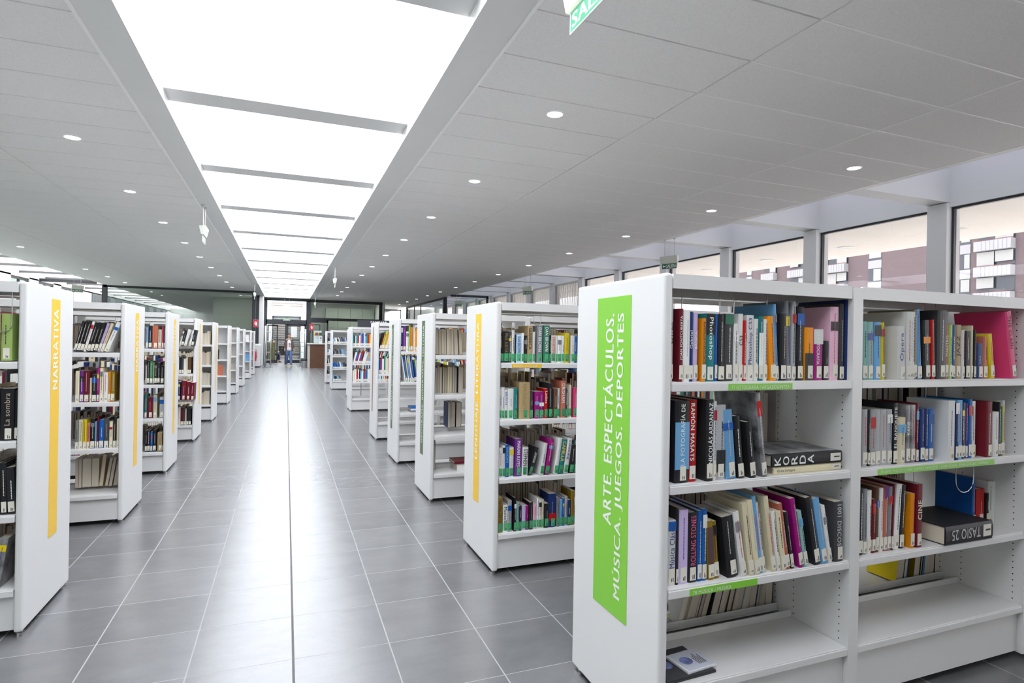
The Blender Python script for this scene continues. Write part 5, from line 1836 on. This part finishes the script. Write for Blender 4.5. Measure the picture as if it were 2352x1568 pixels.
# walking woman
W = empty('person', 'person in white printed T-shirt, brown cardigan and blue jeans walking towards us down the aisle', 'person', (.13, 32.6, 0))
bp = [(0, 0, .95, .12, .09), (0, 0, 1.1, .1, .075), (0, -.01, 1.28, .11, .08), (0, 0, 1.42, .07, .05), (0, -.005, 1.49, .052), (0, -.02, 1.555, .07, .075), (0, -.02, 1.63, .098, .112), (0, -.015, 1.7, .085, .095),
      (-.09, 0, .88, .085), (-.1, .03, .5, .058), (-.1, .22, .14, .04), (-.1, .13, .05, .035, .03), (-.1, .05, .02, .03),
      (.09, 0, .88, .085), (.1, -.1, .5, .058), (.11, -.18, .1, .04), (.12, -.24, .045, .035, .03), (.13, -.36, .03, .03),
      (-.17, 0, 1.4, .052), (-.23, .02, 1.14, .04), (-.25, -.06, .92, .03),
      (.17, 0, 1.4, .052), (.24, .03, 1.14, .04), (.29, -.04, .92, .03)]
be = [(0, 1), (1, 2), (2, 3), (3, 4), (4, 5), (5, 6), (6, 7), (0, 8), (8, 9), (9, 10), (10, 11), (11, 12), (0, 13), (13, 14), (14, 15), (15, 16), (16, 17), (3, 18), (18, 19), (19, 20), (3, 21), (21, 22), (22, 23)]
for wrist, elbow in ((20, 19), (23, 22)):
    b_, e_ = Vector(bp[wrist][:3]), Vector(bp[elbow][:3])
    hp, he = hand_pts(b_, b_ - e_, (0, 1, 0), len(bp))
    he.append((wrist, len(bp)))
    bp += hp
    be += he
skin('body', bp, be, SKINM, W, 2)
head(W, 0, -.018, 1.635, 1.0, .2)
skin('tshirt', [(0, -.005, .8, .18, .15), (0, -.005, .93, .19, .155), (0, -.008, 1.1, .15, .13), (0, -.015, 1.26, .165, .14), (0, 0, 1.38, .15, .1), (0, 0, 1.46, .085, .075)], [(0, 1), (1, 2), (2, 3), (3, 4), (4, 5)], TEE, W, 2)
skin('cardigan', [(0, .06, 1.28, .19, .11), (0, .035, 1.4, .13, .09), (-.165, .01, 1.375, .09), (-.23, .025, 1.16, .07), (-.248, -.05, .95, .05), (.165, .01, 1.375, .09), (.238, .035, 1.16, .07), (.28, -.03, .95, .05), (0, .08, 1.08, .21, .09), (0, .09, .86, .24, .09)],
     [(0, 1), (1, 2), (2, 3), (3, 4), (1, 5), (5, 6), (6, 7), (0, 8), (8, 9)], CARD, W, 2)
skin('cardigan_front', [(-.13, -.05, 1.4, .05), (-.165, -.085, 1.15, .055), (-.195, -.06, .82, .05)], [(0, 1), (1, 2)], CARD, W, 2)
skin('cardigan_front', [(.13, -.05, 1.4, .05), (.165, -.085, 1.15, .055), (.205, -.06, .82, .05)], [(0, 1), (1, 2)], CARD, W, 2)
skin('jeans', [(0, 0, .98, .13, .11), (0, 0, .92, .185, .145), (0, 0, .84, .17, .13), (-.085, 0, .88, .11), (-.092, 0, .76, .112), (-.1, .03, .5, .09), (-.1, .19, .18, .075), (-.1, .21, .12, .07), (.085, 0, .88, .11), (.092, -.02, .76, .112), (.1, -.1, .5, .09), (.11, -.17, .16, .075), (.11, -.185, .1, .07)],
     [(0, 1), (1, 2), (3, 4), (4, 5), (5, 6), (6, 7), (8, 9), (9, 10), (10, 11), (11, 12)], JEANS, W, 2, roots=(0, 3, 8))
skin('shoe', [(-.1, .17, .075, .045), (-.1, .1, .045, .042, .04), (-.1, 0, .035, .04, .034)], [(0, 1), (1, 2)], SHOEY, W, 2)
skin('shoe', [(.115, -.2, .07, .045), (.12, -.28, .05, .042, .04), (.13, -.38, .04, .04, .034)], [(0, 1), (1, 2)], SHOEY, W, 2)
m = MB()
m.disc((0, -.148, 1.2), .05, 'y', 14)
m.disc((.02, -.142, 1.08), .055, 'y', 12)
m.build('shirt_print', mat('red_grey_print', (.4, .22, .24), .8, noise=.5, nscale=30), W)
m = MB()
for sx in (-.034, .034):
    m.tube([(sx + .024 * math.cos(t * PI / 5) + .02, -.136, 1.643 + .017 * math.sin(t * PI / 5)) for t in range(11)], .0025, 4)
m.build('glasses', BLACKP, W)
W.scale = (.84, .9, 1.0)
W.rotation_euler = (0, 0, .2)
# her shoulder bag
m = MB()
m.box(-.38, -.27, -.06, .12, .62, .98)
o = m.build('shoulder_bag', mat('black_leather', (.02, .02, .022), .4), None, bevel=.02)
o.location = (.13, 32.62, 0)
tag(o, 'black bag carried at the side of the walking person', 'bag')

# seated man behind the glass
S = empty('person', 'person in a dark jacket seated sideways behind the olive screen beyond the left door leaf', 'person', (-.88, 38.7, 0))
bp = [(0, 0, .5, .13, .11), (.0, 0, .72, .12, .1), (.03, 0, .95, .14, .1), (.06, 0, 1.08, .06), (.09, 0, 1.13, .055), (.12, 0, 1.2, .095, .09), (.12, 0, 1.28, .105, .1), (.115, 0, 1.34, .085, .085),
      (.2, -.08, .5, .08), (.48, -.1, .5, .06), (.5, -.1, .1, .04), (.62, -.1, .04, .035),
      (.2, .08, .5, .08), (.46, .1, .5, .06), (.44, .1, .1, .04), (.56, .1, .04, .035),
      (.05, -.17, .98, .05), (.14, -.2, .75, .042), (.36, -.12, .68, .032), (.05, .17, .98, .05), (.14, .2, .75, .042), (.36, .1, .68, .032)]
be = [(0, 1), (1, 2), (2, 3), (3, 4), (4, 5), (5, 6), (6, 7), (0, 8), (8, 9), (9, 10), (10, 11), (0, 12), (12, 13), (13, 14), (14, 15), (3, 16), (16, 17), (17, 18), (3, 19), (19, 20), (20, 21)]
for wrist, elbow in ((18, 17), (21, 20)):
    b_, e_ = Vector(bp[wrist][:3]), Vector(bp[elbow][:3])
    hp, he = hand_pts(b_, b_ - e_, (0, 0, 1), len(bp))
    he.append((wrist, len(bp)))
    bp += hp
    be += he
skin('body', bp, be, SKINM, S, 2)
head(S, .098, 0, 1.275, .93, PI / 2, False)
DJ = mat('black_jacket_cloth', (.02, .022, .03), .8)
skin('jacket', [(0, 0, .5, .15, .13), (.0, 0, .72, .14, .12), (.03, 0, .95, .16, .12), (.05, 0, 1.04, .09), (.05, -.17, .98, .065), (.14, -.2, .75, .056), (.32, -.13, .69, .045), (.05, .17, .98, .065), (.14, .2, .75, .056), (.32, .11, .69, .045)],
     [(0, 1), (1, 2), (2, 3), (3, 4), (4, 5), (5, 6), (3, 7), (7, 8), (8, 9)], DJ, S, 2)
skin('trousers', [(0, 0, .5, .15, .13), (.2, -.08, .5, .095), (.48, -.1, .5, .075), (.5, -.1, .12, .055), (.2, .08, .5, .095), (.46, .1, .5, .075), (.44, .1, .12, .055)], [(0, 1), (1, 2), (2, 3), (0, 4), (4, 5), (5, 6)], mat('dark_trousers', (.03, .05, .09), .8), S, 2)
skin('shoe', [(.5, -.1, .05, .045), (.64, -.1, .04, .038)], [(0, 1)], BLACKP, S, 1)
skin('shoe', [(.44, .1, .05, .045), (.58, .1, .04, .038)], [(0, 1)], BLACKP, S, 1)
r_ = empty('chair', 'dark chair under the seated person beyond the glass door', 'chair', (-.9, 38.7, 0))
m = MB()
m.box(-.22, .24, -.23, .23, .36, .4)
m.build('seat', BLACKP, r_)
m = MB()
m.box(-.26, -.22, -.22, .22, .45, .95)
m.build('backrest', BLACKP, r_)
for sx in (-.2, .2):
    for sy in (-.2, .2):
        m = MB()
        m.tube([(sx, sy, 0), (sx, sy, .37)], .012, 6)
        m.build('leg', STEEL, r_)
r_ = empty('chair', 'empty black chair behind the walking person, beyond the doorway', 'chair', (-.22, 39.2, 0))
m = MB()
m.box(-.22, .22, -.22, .22, .42, .47)
m.build('seat', BLACKP, r_)
m = MB()
m.box(-.22, .22, .2, .24, .5, 1.0)
m.build('backrest', BLACKP, r_)
for sx in (-.2, .2):
    for sy in (-.2, .2):
        m = MB()
        m.tube([(sx, sy, 0), (sx, sy, .43)], .012, 6)
        m.build('leg', BLACKP, r_)
